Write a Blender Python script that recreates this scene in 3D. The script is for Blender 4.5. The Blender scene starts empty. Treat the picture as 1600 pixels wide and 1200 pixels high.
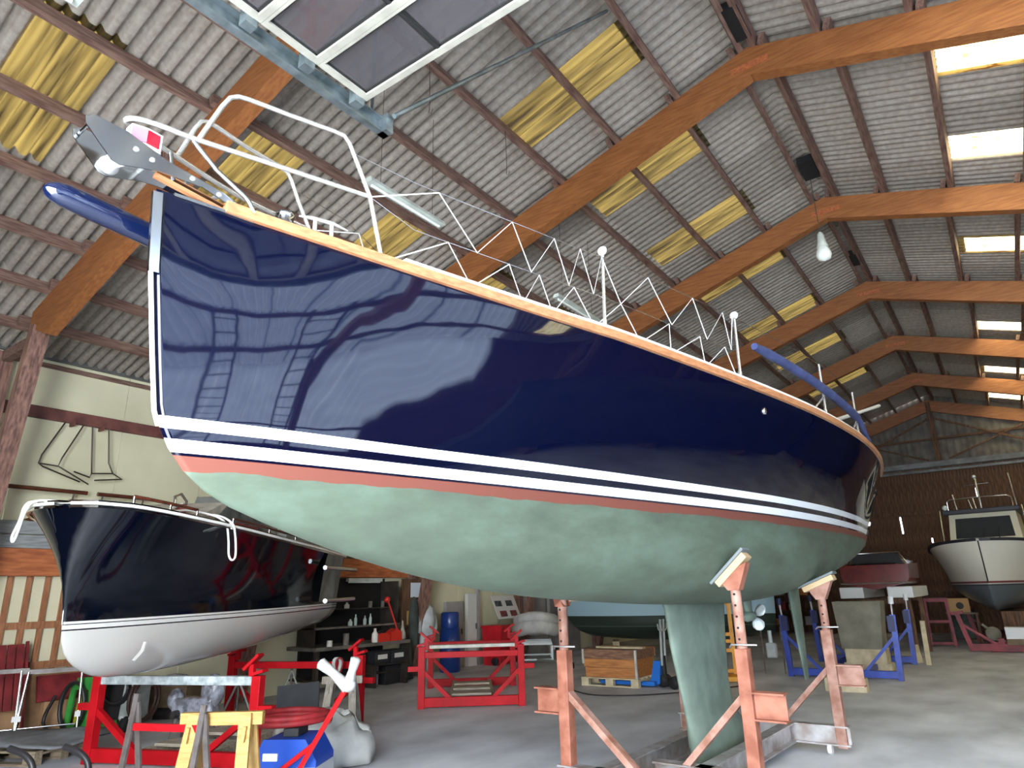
import bpy, bmesh, math, random
from mathutils import Vector, Matrix
rnd = random.Random(7)
S = bpy.context.scene
COL = S.collection
PI = math.pi

# ------------------------------------------------------------------ camera
# x runs across the shed (right), y along it (away from the open door), z up; metres
cam = bpy.data.cameras.new('camera')
cam.sensor_fit = 'HORIZONTAL'; cam.sensor_width = 36.0
cam.lens = 36.0 * 1048.0 / 1600.0
cam.clip_start = 0.05; cam.clip_end = 300
camo = bpy.data.objects.new('camera', cam); COL.objects.link(camo)
_yaw, _pit, _rol = math.radians(35.5), math.radians(17.33), math.radians(1.45)
_f = Vector((-math.sin(_yaw)*math.cos(_pit), math.cos(_yaw)*math.cos(_pit), math.sin(_pit)))
_r0 = Vector((math.cos(_yaw), math.sin(_yaw), 0)); _u0 = _r0.cross(_f)
_r = _r0*math.cos(_rol) - _u0*math.sin(_rol); _u = _u0*math.cos(_rol) + _r0*math.sin(_rol)
camo.matrix_world = Matrix(((_r.x, _u.x, -_f.x, 0), (_r.y, _u.y, -_f.y, 0), (_r.z, _u.z, -_f.z, 1.6), (0, 0, 0, 1)))
S.camera = camo

# ------------------------------------------------------------------ daylight and exposure
w = bpy.data.worlds.new('overcast_sky'); S.world = w; w.use_nodes = True
w.node_tree.nodes['Background'].inputs[0].default_value = (0.85, 0.935, 1.0, 1)
w.node_tree.nodes['Background'].inputs[1].default_value = 5.0
S.view_settings.view_transform = 'Standard'; S.view_settings.look = 'None'
S.view_settings.gamma = 1.0; S.view_settings.use_curve_mapping = False
S.view_settings.exposure = 1.85
def area(name, loc, rot, sx, sy, power, colr=(1, 1, 1)):
    l = bpy.data.lights.new(name, 'AREA'); l.shape = 'RECTANGLE'; l.size = sx; l.size_y = sy
    l.energy = power; l.color = colr
    o = bpy.data.objects.new(name, l); COL.objects.link(o); o.location = loc; o.rotation_euler = rot
    return o
# daylight coming in through the open door behind the camera (the doorway is at y = -2)
DOORWAY_LIGHT = area('doorway_daylight', (-0.9, -2.05, 2.35), (math.radians(90), 0, 0), 4.4, 4.5, 250, (0.95, 0.98, 1.0))

# ------------------------------------------------------------------ materials
def lin(c):
    return tuple(((v/255.0)/12.92 if v/255.0 <= 0.04045 else ((v/255.0+0.055)/1.055)**2.4) for v in c)
class M: pass
def mat(name, rgb, rough=0.5, metal=0.0, var=0.0, vscale=3.0, bump=0.0, bscale=40.0, rgb2=None, spec=0.5, coat=0.0,
        stretch=(1, 1, 1), detail=4.0, contrast=(0.35, 0.65), emit=None, estr=0.0, translucent=0.0, alpha=None, roughvar=0.0):
    """principled material; colour varies procedurally between rgb and rgb2 (or a darker rgb)"""
    m = bpy.data.materials.new(name); m.use_nodes = True
    nt = m.node_tree; N = nt.nodes; L = nt.links; b = N['Principled BSDF']
    c1 = lin(rgb) + (1,)
    b.inputs['Base Color'].default_value = c1
    b.inputs['Roughness'].default_value = rough; b.inputs['Metallic'].default_value = metal
    b.inputs['Specular IOR Level'].default_value = spec; b.inputs['Coat Weight'].default_value = coat
    b.inputs['Coat Roughness'].default_value = 0.03
    if emit: b.inputs['Emission Color'].default_value = lin(emit) + (1,); b.inputs['Emission Strength'].default_value = estr
    tc = mp = None
    if var > 0 or rgb2 or bump > 0 or roughvar > 0:
        tc = N.new('ShaderNodeTexCoord'); mp = N.new('ShaderNodeMapping'); L.new(tc.outputs['Object'], mp.inputs[0])
        mp.inputs['Scale'].default_value = stretch
    if var > 0 or rgb2:
        nz = N.new('ShaderNodeTexNoise'); nz.inputs['Scale'].default_value = vscale; nz.inputs['Detail'].default_value = detail
        L.new(mp.outputs[0], nz.inputs['Vector'])
        rp = N.new('ShaderNodeValToRGB'); rp.color_ramp.elements[0].position = contrast[0]; rp.color_ramp.elements[1].position = contrast[1]
        c2 = (lin(rgb2) + (1,)) if rgb2 else tuple(v*(1-var) for v in c1[:3]) + (1,)
        rp.color_ramp.elements[0].color = c2; rp.color_ramp.elements[1].color = c1
        L.new(nz.outputs['Fac'], rp.inputs[0]); L.new(rp.outputs[0], b.inputs['Base Color'])
        if roughvar > 0:
            mr = N.new('ShaderNodeMapRange'); mr.inputs[3].default_value = rough + roughvar; mr.inputs[4].default_value = rough
            L.new(nz.outputs['Fac'], mr.inputs[0]); L.new(mr.outputs[0], b.inputs['Roughness'])
    if bump > 0:
        nb = N.new('ShaderNodeTexNoise'); nb.inputs['Scale'].default_value = bscale; nb.inputs['Detail'].default_value = 5
        L.new(mp.outputs[0], nb.inputs['Vector'])
        bp = N.new('ShaderNodeBump'); bp.inputs['Strength'].default_value = bump; bp.inputs['Distance'].default_value = 0.02
        L.new(nb.outputs['Fac'], bp.inputs['Height']); L.new(bp.outputs[0], b.inputs['Normal'])
    if translucent > 0:
        tr = N.new('ShaderNodeBsdfTranslucent'); tr.inputs[0].default_value = c1
        if rgb2: L.new(rp.outputs[0], tr.inputs[0])
        mx = N.new('ShaderNodeMixShader'); mx.inputs[0].default_value = translucent
        L.new(b.outputs[0], mx.inputs[1]); L.new(tr.outputs[0], mx.inputs[2]); L.new(mx.outputs[0], N['Material Output'].inputs[0])
    if alpha is not None:
        b.inputs['Alpha'].default_value = alpha
    setattr(M, name, m)
    return m

# ------------------------------------------------------------------ mesh helpers
class MB:
    def __init__(s): s.v = []; s.f = []; s.sm = []
    def add(s, verts, faces, smooth=False):
        o = len(s.v); s.v += [tuple(v) for v in verts]
        for f in faces: s.f.append(tuple(i+o for i in f)); s.sm.append(smooth)
        return s
    def box(s, x0, x1, y0, y1, z0, z1):
        v = [(x, y, z) for z in (z0, z1) for y in (y0, y1) for x in (x0, x1)]
        return s.add(v, [(0, 2, 3, 1), (4, 5, 7, 6), (0, 1, 5, 4), (2, 6, 7, 3), (0, 4, 6, 2), (1, 3, 7, 5)])
    def bar(s, p, q, a, b=None, up=(0, 0, 1), taper=1.0):
        """square-edged bar from p to q, a wide (sideways), b high"""
        b = b or a; p = Vector(p); q = Vector(q); d = (q-p).normalized(); u = Vector(up)
        if abs(d.dot(u)) > 0.98: u = Vector((0, 1, 0))
        x = d.cross(u).normalized(); y = x.cross(d).normalized(); v = []
        for c, t in ((p, 1.0), (q, taper)):
            for i, j in ((-1, -1), (1, -1), (1, 1), (-1, 1)): v.append(c + x*i*a*t/2 + y*j*b*t/2)
        return s.add(v, [(3, 2, 1, 0), (4, 5, 6, 7), (0, 1, 5, 4), (1, 2, 6, 5), (2, 3, 7, 6), (3, 0, 4, 7)])
    def ibeam(s, p, q, wd, h, t=0.012, up=(0, 0, 1)):
        p = Vector(p); q = Vector(q); d = (q-p).normalized(); u = Vector(up)
        x = d.cross(u).normalized(); y = x.cross(d).normalized()
        o = [(-wd/2, -h/2), (wd/2, -h/2), (wd/2, -h/2+t), (t/2, -h/2+t), (t/2, h/2-t), (wd/2, h/2-t), (wd/2, h/2), (-wd/2, h/2), (-wd/2, h/2-t), (-t/2, h/2-t), (-t/2, -h/2+t), (-wd/2, -h/2+t)]
        v = [c + x*i + y*j for c in (p, q) for i, j in o]; n = 12
        return s.add(v, [(i, (i+1) % n, n+(i+1) % n, n+i) for i in range(n)] + [(11, 2, 1, 0), (3, 2, 11, 10), (3, 10, 9, 4), (9, 8, 5, 4), (8, 7, 6, 5),
                     (23, 12, 13, 14), (15, 22, 23, 14), (15, 16, 21, 22), (21, 16, 17, 20), (20, 17, 18, 19)])
    def tube(s, pts, r, n=8, cap=True, closed=False):
        pts = [Vector(p) for p in pts]; m = len(pts); rs = r if isinstance(r, (list, tuple)) else [r]*m
        ts = []
        for i in range(m):
            a = pts[i-1] if (i > 0 or closed) else pts[i]; b = pts[(i+1) % m] if (i < m-1 or closed) else pts[i]
            ts.append((b-a).normalized())
        u = Vector((0, 0, 1)) if abs(ts[0].z) < 0.9 else Vector((1, 0, 0)); v = []
        x = ts[0].cross(u).normalized()
        for i in range(m):
            x = (x - ts[i]*x.dot(ts[i])).normalized(); y = ts[i].cross(x)
            for k in range(n):
                a = 2*PI*k/n; v.append(pts[i] + (x*math.cos(a) + y*math.sin(a))*rs[i])
        f = []
        for i in range(m if closed else m-1):
            for k in range(n): j = (i+1) % m; f.append((i*n+k, i*n+(k+1) % n, j*n+(k+1) % n, j*n+k))
        s.add(v, f, True)
        if cap and not closed:
            s.add([v[k] for k in range(n)], [tuple(range(n-1, -1, -1))]); s.add([v[(m-1)*n+k] for k in range(n)], [tuple(range(n))])
        return s
    def lathe(s, prof, n=16, c=(0, 0, 0), axis='z', smooth=True):
        v = []
        for r, h in prof:
            for k in range(n):
                a = 2*PI*k/n; p = (r*math.cos(a), r*math.sin(a), h)
                if axis == 'x': p = (p[2], p[0], p[1])
                if axis == 'y': p = (p[0], p[2], p[1])
                v.append((p[0]+c[0], p[1]+c[1], p[2]+c[2]))
        f = [(i*n+k, i*n+(k+1) % n, (i+1)*n+(k+1) % n, (i+1)*n+k) for i in range(len(prof)-1) for k in range(n)]
        s.add(v, f, smooth)
        if prof[0][0] > 1e-4: s.add(v[:n], [tuple(range(n-1, -1, -1))])
        if prof[-1][0] > 1e-4: s.add(v[-n:], [tuple(range(n))])
        return s
    def prism(s, poly, a, b, axis='x', smooth=False):
        """extrude a 2D polygon between a and b; axis x: poly=(y,z), y: poly=(x,z), z: poly=(x,y)"""
        n = len(poly)
        def P(t, p): return (t, p[0], p[1]) if axis == 'x' else ((p[0], t, p[1]) if axis == 'y' else (p[0], p[1], t))
        v = [P(a, p) for p in poly] + [P(b, p) for p in poly]
        s.add(v, [(i, (i+1) % n, n+(i+1) % n, n+i) for i in range(n)], smooth)
        s.add(v, [tuple(range(n-1, -1, -1)), tuple(range(n, 2*n))])
        return s
    def grid(s, rows, smooth=True, closeu=False):
        nv = len(rows[0]); v = [p for r in rows for p in r]; nr = len(rows)
        f = [(i*nv+k, i*nv+(k+1) % nv, (i+1)*nv+(k+1) % nv, (i+1)*nv+k) for i in range(nr-1) for k in range(nv if closeu else nv-1)]
        return s.add(v, f, smooth)
    def ball(s, c, r, n=12, m=8, sc=(1, 1, 1)):
        pr = [(max(1e-5, math.sin(PI*i/m)), -math.cos(PI*i/m)) for i in range(m+1)]
        v = [(c[0]+a*math.cos(2*PI*k/n)*r*sc[0], c[1]+a*math.sin(2*PI*k/n)*r*sc[1], c[2]+h*r*sc[2]) for a, h in pr for k in range(n)]
        return s.add(v, [(i*n+k, i*n+(k+1) % n, (i+1)*n+(k+1) % n, (i+1)*n+k) for i in range(m) for k in range(n)], True)
    def mesh(s, name, material):
        me = bpy.data.meshes.new(name); me.from_pydata(s.v, [], s.f)
        me.polygons.foreach_set('use_smooth', s.sm)
        bm = bmesh.new(); bm.from_mesh(me); bmesh.ops.recalc_face_normals(bm, faces=bm.faces); bm.to_mesh(me); bm.free()
        me.materials.append(material); me.update(); return me
    def build(s, name, material, parent=None, bevel=0, solid=0, sub=0):
        o = bpy.data.objects.new(name, s.mesh(name, material)); COL.objects.link(o)
        if parent: o.parent = parent
        if solid: md = o.modifiers.new('t', 'SOLIDIFY'); md.thickness = solid; md.offset = 0
        if sub: md = o.modifiers.new('s', 'SUBSURF'); md.levels = sub; md.render_levels = sub
        if bevel: md = o.modifiers.new('b', 'BEVEL'); md.width = bevel; md.segments = 2; md.limit_method = 'ANGLE'
        return o
def B(*a): return MB().box(*a)
def thing(name, label, cat, loc=(0, 0, 0), rz=0, group=None):
    o = bpy.data.objects.new(name, None); COL.objects.link(o); o.empty_display_size = 0.1
    o.location = loc; o.rotation_euler = (0, 0, rz); o['label'] = label; o['category'] = cat
    if group: o['group'] = group
    return o
def tag(o, label, cat, group=None):
    o['label'] = label; o['category'] = cat
    if group: o['group'] = group
    return o
def at(o, loc, rz=0, rot=None):
    o.location = loc; o.rotation_euler = rot or (0, 0, rz); return o
def struct(o, label=None):
    o['kind'] = 'structure'
    if label: o['label'] = label
    return o
def setting(name, label=None, loc=(0, 0, 0)):
    o = bpy.data.objects.new(name, None); COL.objects.link(o); o.location = loc; return struct(o, label)
def inst(data, name, parent, loc=(0, 0, 0), rot=(0, 0, 0)):
    o = bpy.data.objects.new(name, data); COL.objects.link(o); o.parent = parent; o.location = loc; o.rotation_euler = rot; return o
def copy_thing(root, loc, rz, label=None):
    r = root.copy(); COL.objects.link(r); r.location = loc; r.rotation_euler = (0, 0, rz)
    if label: r['label'] = label
    for ch in root.children:
        c = ch.copy(); COL.objects.link(c); c.parent = r
        for g in ch.children:
            d = g.copy(); COL.objects.link(d); d.parent = c
    return r
def lerp(a, b, t): return a+(b-a)*t
def interp(x, pts):
    if x <= pts[0][0]: return pts[0][1]
    for (a, p), (b, q) in zip(pts, pts[1:]):
        if x <= b: return p + (q-p)*(x-a)/(b-a)
    return pts[-1][1]
def spl(x, pts):
    """smooth (Catmull-Rom / Hermite) interpolation"""
    n = len(pts)
    if x <= pts[0][0]: return pts[0][1]
    if x >= pts[-1][0]: return pts[-1][1]
    for i in range(n-1):
        if x <= pts[i+1][0]: break
    def sl(j):
        if j == 0: return (pts[1][1]-pts[0][1])/(pts[1][0]-pts[0][0])
        if j == n-1: return (pts[-1][1]-pts[-2][1])/(pts[-1][0]-pts[-2][0])
        return (pts[j+1][1]-pts[j-1][1])/(pts[j+1][0]-pts[j-1][0])
    h = pts[i+1][0]-pts[i][0]; t = (x-pts[i][0])/h
    return (2*t**3-3*t*t+1)*pts[i][1]+(t**3-2*t*t+t)*h*sl(i)+(-2*t**3+3*t*t)*pts[i+1][1]+(t**3-t*t)*h*sl(i+1)
def smooth_path(pts, n=6):
    """Catmull-Rom through 3D points"""
    P = [Vector(p) for p in pts]; out = []
    for i in range(len(P)-1):
        a = P[max(i-1, 0)]; b = P[i]; c = P[i+1]; d = P[min(i+2, len(P)-1)]
        for k in range(n):
            t = k/n; out.append(0.5*((2*b)+(c-a)*t+(2*a-5*b+4*c-d)*t*t+(-a+3*b-3*c+d)*t**3))
    return out+[P[-1]]
# ------------------------------------------------------------------ the shed
mat('concrete', (218, 221, 227), 0.6, var=0.35, vscale=1.3, bump=0.15, bscale=60, stretch=(1, 0.6, 1), rgb2=(164, 167, 173), roughvar=0.15, detail=9, contrast=(0.3, 0.7))
mat('fibre_cement', (170, 162, 151), 0.9, vscale=16, rgb2=(150, 141, 130), bump=0.2, bscale=90, detail=8)
mat('fibre_cement_dark', (154, 146, 135), 0.9, vscale=16, rgb2=(134, 125, 115), bump=0.2, bscale=90, detail=8)
mat('skylight_clear', (238, 222, 172), 0.5, vscale=7, rgb2=(176, 132, 70), translucent=0.92, contrast=(0.38, 0.46), detail=7, stretch=(0.6, 5, 1))
mat('roof_pvc', (158, 166, 180), 0.5, translucent=0.85, vscale=2, rgb2=(146, 154, 168))
mat('skylight_mossy', (112, 92, 48), 0.6, vscale=6, rgb2=(42, 32, 18), translucent=0.36, stretch=(0.12, 2.0, 1), contrast=(0.36, 0.64))  # mossy yellow sheet; the dark streaks also put wave shading into the colour
mat('glulam', (160, 102, 56), 0.55, vscale=2.5, rgb2=(134, 80, 42), stretch=(1.5, 14, 14), bump=0.12, bscale=30)
mat('old_timber', (136, 108, 94), 0.75, vscale=4, rgb2=(96, 68, 60), stretch=(8, 1, 8), bump=0.2, bscale=30)
mat('old_timber_upright', (150, 112, 98), 0.75, vscale=4, rgb2=(96, 68, 60), stretch=(8, 8, 0.8), bump=0.2, bscale=30)
mat('cream_panel', (222, 217, 186), 0.5, vscale=0.8, rgb2=(202, 197, 166))
mat('rail_red', (118, 70, 62), 0.6, vscale=5, rgb2=(84, 46, 42))
mat('beam_orange', (190, 112, 66), 0.6, vscale=4, rgb2=(150, 80, 46), stretch=(8, 1, 8))
mat('slat_wood', (178, 122, 84), 0.65, vscale=5, rgb2=(138, 88, 58), stretch=(8, 8, 1))
mat('board_brown', (122, 88, 64), 0.8, vscale=4, rgb2=(74, 52, 38), stretch=(8, 8, 0.7), bump=0.3, bscale=20)
mat('gable_sheet', (120, 114, 106), 0.8, vscale=3, rgb2=(92, 86, 80))
mat('steel_grey', (118, 118, 116), 0.5, metal=0.6, vscale=4, rgb2=(90, 90, 88))
mat('galvanised', (150, 162, 166), 0.42, metal=0.75, vscale=9, rgb2=(116, 128, 132))
mat('dark_void', (22, 21, 20), 0.9)
mat('wall_pvc', (158, 166, 180), 0.5, translucent=0.85, vscale=2, rgb2=(146, 154, 168))

XR, ZR, SLP = -1.4, 7.9, 0.30
XL, XW, Y0, Y1 = -10.9, 8.1, -2.0, 27.3
ANG = math.atan(SLP)
floor = struct(MB().box(XL-0.3, XW+0.3, -9, Y1+0.3, -0.3, 0).build('floor', M.concrete), 'grey worn concrete floor of the boat shed')

# roof: corrugated sheets one by one on purlins and glulam frames
WAVE, NW = 0.14, 5
def sheet_mesh(name, length, m):
    b = MB(); rows = []; seg = 10
    ys = [k*WAVE/seg for k in range(NW*seg+4)]
    hh = [0.085*(abs(math.cos(PI*(y/WAVE)))**6) for y in ys]
    for x in (0, length+0.10): rows.append([(x, y, h - x*0.004) for y, h in zip(ys, hh)])
    b.grid(rows, True)
    return b.mesh(name, m)
ROWS = [(-0.02, 1.0), (1.0, 2.8), (2.8, 4.6), (4.6, 6.4), (6.4, 8.2), (8.2, 10.0)]
ROWS_R = [(-0.02, 1.78), (1.78, 3.58), (3.58, 5.38), (5.38, 7.18), (7.18, 8.98), (8.98, 10.0)]
SK_L = {1: (11, 14, 17, 20, 24, 28, 33), 3: (5, 8, 11, 14, 17, 21)}
SK_R = {2: (5, 8, 11, 14, 17, 22, 29, 35, 40)}
sheets = {}
for key, m in (('a', M.fibre_cement), ('b', M.fibre_cement_dark), ('c', M.skylight_clear), ('m', M.skylight_mossy), ('p', M.roof_pvc)):
    for ln in (1.02, 1.8): sheets[key, ln] = sheet_mesh('roof_sheet', ln, m)
for side in ('left', 'right'):
    cl = setting('ceiling_'+side, ('left' if side == 'left' else 'right')+' slope of the corrugated fibre cement roof', (0, 0, 0))
    for ri, (r0, r1) in enumerate(ROWS if side == 'left' else ROWS_R):
        for j in range(42):
            key = 'a' if rnd.random() < 0.62 else 'b'; ln = 1.02 if ri == (0 if side == 'left' else 5) else 1.8
            if side == 'left' and j in SK_L.get(ri, ()): key = 'm'
            if side == 'right' and ((ri == 1 and j in SK_R[2]) or (ri == 4 and j % 3 == 2)): key = 'c'  # the evenly spaced lower row is unseen, added for more light from above
            if side == 'right' and ri >= 2 and j <= 9: key = 'p'
            y = Y0-0.1+0.7*j; lift = 0.012*(5-ri)+0.003*(j % 2)
            if side == 'left':
                o = inst(sheets[key, ln], 'roof_sheet', cl, (XR-r0*math.cos(ANG), y+0.7, ZR-r0*math.sin(ANG)+lift), (0, ANG, PI))
                o.rotation_euler = Matrix(((-math.cos(ANG), 0, -math.sin(ANG)), (0, 1, 0), (-math.sin(ANG), 0, math.cos(ANG)))).to_3x3().normalized().to_euler() if False else (0, 0, 0)
                o.matrix_local = Matrix.Translation((XR-r0*math.cos(ANG), y+0.7, ZR-r0*math.sin(ANG)+lift)) @ Matrix.Rotation(PI, 4, 'Z') @ Matrix.Rotation(ANG, 4, 'Y')
            else:
                o = inst(sheets[key, ln], 'roof_sheet', cl)
                o.matrix_local = Matrix.Translation((XR+r0*math.cos(ANG), y, ZR-r0*math.sin(ANG)+lift)) @ Matrix.Rotation(ANG, 4, 'Y')
            if key == 'c': o['label'] = 'bright translucent skylight sheet'
            if key == 'm': o['label'] = 'yellowed translucent skylight sheet'
    # purlins, one per bay, lapped at the frames
    pm = MB().box(-0.035, 0.035, 0, 4.3, -0.13, 0).mesh('purlin', M.old_timber)
    sg = -1 if side == 'left' else 1
    for i in range(12):
        r = 0.16 + (0 if i == 0 else (0.86 if side == 'left' else 0.72)+0.9*(i-1))
        for n in range(-2, 7):
            y = 3.0+4.04*n-0.12
            if y < -2.6 or y > 26: 
                if n != -2: continue
            if side == 'right' and i >= 4 and n < 1 and i % 2: continue
            off = 0.05*(1 if n % 2 else -1)
            L = 4.3
            o = inst(pm, 'purlin', cl)
            rr = r+off
            o.matrix_local = Matrix.Translation((XR+sg*rr*math.cos(ANG), max(y, -2.0), ZR-rr*math.sin(ANG)-0.005)) @ Matrix.Rotation(sg*ANG, 4, 'Y')
            if y < -2.0: o.scale = (1, (4.3-(-2.0-y))/4.3, 1)
            if y+L > Y1: o.scale = (1, (Y1-y)/4.3, 1)
# ridge vents: dark boxes between the two ridge purlins
for k, y in enumerate((6.25, 9.75, 13.5)):
    o = struct(MB().box(XR-0.11, XR+0.11, y, y+0.55, ZR-0.16, ZR-0.05).build('trim_%d' % (20+k), M.dark_void), 'dark ridge vent box')
# portal frames
DEP = 0.37
def zr(x): return ZR-SLP*abs(x-XR)-0.135
for n in range(0, 7):
    y = 3.0+4.04*n
    if y < -1.5 or y > 27.5: continue
    fr = setting('portal_frame', 'glued laminated timber roof frame')
    for sg, xe in ((-1, -9.75), (1, 6.95)):
        xm = lerp(XR, xe, 0.55)
        poly = [(XR, zr(XR)), (XR, zr(XR)-DEP-0.02), (xm, zr(xm)-DEP-0.1), (lerp(XR, xe, 0.94), zr(xe)-0.42), (xe, zr(xe)-0.2), (xe, zr(xe))]
        MB().prism(poly, y-0.075, y+0.075, 'y').build('rafter', M.glulam, fr, bevel=0.008)
        xb = xe+sg*1.0
        MB().bar((xe-sg*0.15, y, zr(xe)-0.22), (xb-sg*0.08, y, 0.05), 0.15, 0.2, up=(0, 1, 0)).build('raking_leg', M.old_timber_upright, fr)
        MB().box(xb-0.09, xb+0.09, y-0.09, y+0.09, 0, ZR-SLP*abs(xb-XR)-0.15).build('post', M.old_timber_upright, fr)
        MB().box(min(xe, xb), max(xe, xb), y-0.05, y+0.05, zr(xb)-0.16, zr(xb)-0.02).build('tie', M.old_timber, fr)
    MB().box(XR-0.22, XR+0.22, y-0.085, y-0.075, zr(XR)-0.30, zr(XR)-0.22).build('apex_plate', M.beam_orange, fr)

# left wall: cream panels above, slatted timber below
wl = setting('wall_left', 'cream panelled left wall with timber rails')
k = 0
y = Y0
while y < Y1-0.05:
    yb = min(y+1.35, Y1)
    B(XL-0.08, XL, y+0.004, yb-0.004, 2.36, 5.06).build('wall_panel', M.cream_panel, wl)
    B(XL-0.08, XL-0.004, y+0.004, yb-0.004, 0, 2.36).build('wall_panel', M.cream_panel, wl)
    y = yb
B(XL-0.02, XL+0.05, Y0, Y1, 5.03, 5.10).build('eaves_trim', M.steel_grey, wl)
B(XL, XL+0.08, Y0, Y1, 4.15, 4.32).build('wall_rail', M.rail_red, wl, bevel=0.006)
B(XL, XL+0.14, Y0, 16.6, 1.98, 2.34).build('wall_beam', M.beam_orange, wl, bevel=0.008)
sm = B(0, 0.04, -0.032, 0.032, 0, 1.2).mesh('slat', M.slat_wood)
for i in range(18):
    inst(sm, 'slat', wl, (XL+0.0, 2.72+0.225*i, 0.78))
for z in (0.79, 1.30): B(XL, XL+0.05, 2.4, 6.8, z, z+0.09).build('slat_rail', M.slat_wood, wl)
B(XL, XL+0.05, 2.0, 6.8, 0.0, 0.16).build('wall_plate', M.slat_wood, wl)

# far end wall: brown boards below, grey sheet gable above
we = setting('wall_back', 'dark boarded end wall with grey sheet gable')
bx = XL
i = 0
bmesh_board = {}
while bx < XW:
    wd = (0.19, 0.22, 0.17, 0.21)[i % 4]; 
    key = i % 4
    if key not in bmesh_board: bmesh_board[key] = B(0.002, wd-0.002, 0, 0.03, 0, 5.4).mesh('board', M.board_brown)
    slit = [q for q in ((-6.3, 2.0, 2.5), (-2.93, 3.25, 3.82), (-2.1, 2.9, 3.05), (-0.55, 4.3, 4.6)) if bx <= q[0] < bx+wd]
    if slit:                                                    # a split board lets a streak of daylight in
        for z0_, z1_ in ((0, slit[0][1]), (slit[0][2], 5.4)): B(0.002, wd-0.002, 0, 0.03, z0_, z1_).build('board', M.board_brown, we).location = (bx, Y1, 0)
    else: inst(bmesh_board[key], 'board', we, (bx, Y1+0.0+0.006*(i*7 % 3), 0))
    bx += wd + (0.003 if i in (35, 41, 44, 52) else 0); i += 1
xs_ = [XL, -6.3, -2.93, -2.1, -0.55, XW]
for k in range(5):
    B(xs_[k]+(0.022 if k else 0), xs_[k+1]-(0.022 if k < 4 else 0), Y1+0.05, Y1+0.07, 0, 5.4).build('backing_board', M.board_brown, we)
for x_, za, zb in ((-6.3, 2.0, 2.5), (-2.93, 3.25, 3.82), (-2.1, 2.9, 3.05), (-0.55, 4.3, 4.6)):
    for q0, q1 in ((0, za), (zb, 5.4)): B(x_-0.04, x_+0.04, Y1+0.07, Y1+0.08, q0, q1).build('backing_strip', M.board_brown, we)
for z in (1.2, 2.55, 3.85): B(XL, XW, Y1-0.09, Y1, z, z+0.12).build('wall_rail', M.board_brown, we)
g = MB(); rows = []
for xx in [XL + k*0.05 for k in range(int((XW-XL)/0.05)+1)]:
    rows.append([(xx, Y1+0.02+0.02*math.sin(xx*2*PI/0.2), 5.3), (xx, Y1+0.02+0.02*math.sin(xx*2*PI/0.2), ZR-SLP*abs(xx-XR)+0.1)])
g.grid(rows); g.build('gable_sheet', M.gable_sheet, we)
B(XL, XW, Y1-0.14, Y1-0.02, 5.42, 5.60).build('steel_beam', M.steel_grey, we)
B(XL, XW, Y1-0.10, Y1-0.02, 5.26, 5.34).build('steel_rail', M.steel_grey, we)
B(XL, XW, Y1-0.08, Y1, 6.35, 6.42).build('gable_rail', M.board_brown, we)
B(XR-0.08, XR+0.08, Y1-0.16, Y1, 5.6, 7.7).build('gable_post', M.board_brown, we)
for sg in (-1, 1):
    MB().bar((XR+sg*0.1, Y1-0.1, 7.1), (XR+sg*3.2, Y1-0.1, 5.65), 0.06, 0.06).build('brace', M.board_brown, we)
    MB().bar((XR+sg*3.0, Y1-0.1, 6.7), (XR+sg*0.3, Y1-0.1, 5.65), 0.05, 0.05).build('brace', M.board_brown, we)

# right wall (behind the camera's right shoulder; seen only mirrored in the hull)
wr = setting('wall_right', 'right wall with light translucent sheets near the door')
def corr(ya, yb, z0, z1, m, nm):
    g = MB(); n = int(round((yb-ya)/0.03)); rows = []
    for k in range(n+1):
        yy = lerp(ya, yb, k/n); xx = XW+0.025*math.sin(2*PI*yy/0.2); rows.append([(xx, yy, z0), (xx, yy, z1)])
    return g.grid(rows).build(nm, m, wr)
for k in range(6): corr(Y0+1.125*k, Y0+1.125*(k+1)-0.004, 0.9, 5.02, M.wall_pvc, 'wall_sheet')
B(XW-0.02, XW+0.08, Y0, 4.75, 0, 0.9).build('wall_base', M.board_brown, wr)
for k in range(12): B(XW, XW+0.08, 4.75+1.879*k, 4.75+1.879*(k+1)-0.006, 0, 5.05).build('wall_panel', M.board_brown, wr)
for z in (0.9, 2.4): B(XW-0.12, XW-0.03, Y0, Y1, z, z+0.12).build('wall_rail', M.old_timber, wr)
# front wall with the open doorway
wf = setting('wall_front', 'boarded front wall around the open doorway')
DX0, DX1, DZ = -3.1, 1.3, 4.7
B(XL, DX0, Y0-0.1, Y0, 0, 5.05).build('wall_panel', M.board_brown, wf)
B(DX1, XW, Y0-0.1, Y0, 0, 0.9).build('wall_base', M.board_brown, wf)
for q in range(6):
    g = MB(); rows = []; xa = lerp(DX1, XW, q/6); xb_ = lerp(DX1, XW, (q+1)/6)-0.004
    for k in range(39):
        xx = lerp(xa, xb_, k/38); yy = Y0-0.05+0.025*math.sin(2*PI*xx/0.2); rows.append([(xx, yy, 0.9), (xx, yy, 5.05)])
    g.grid(rows).build('wall_sheet', M.wall_pvc, wf)
for z in (0.9, 2.4): B(DX1, XW, Y0, Y0+0.09, z, z+0.12).build('wall_rail', M.old_timber, wf)
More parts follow.
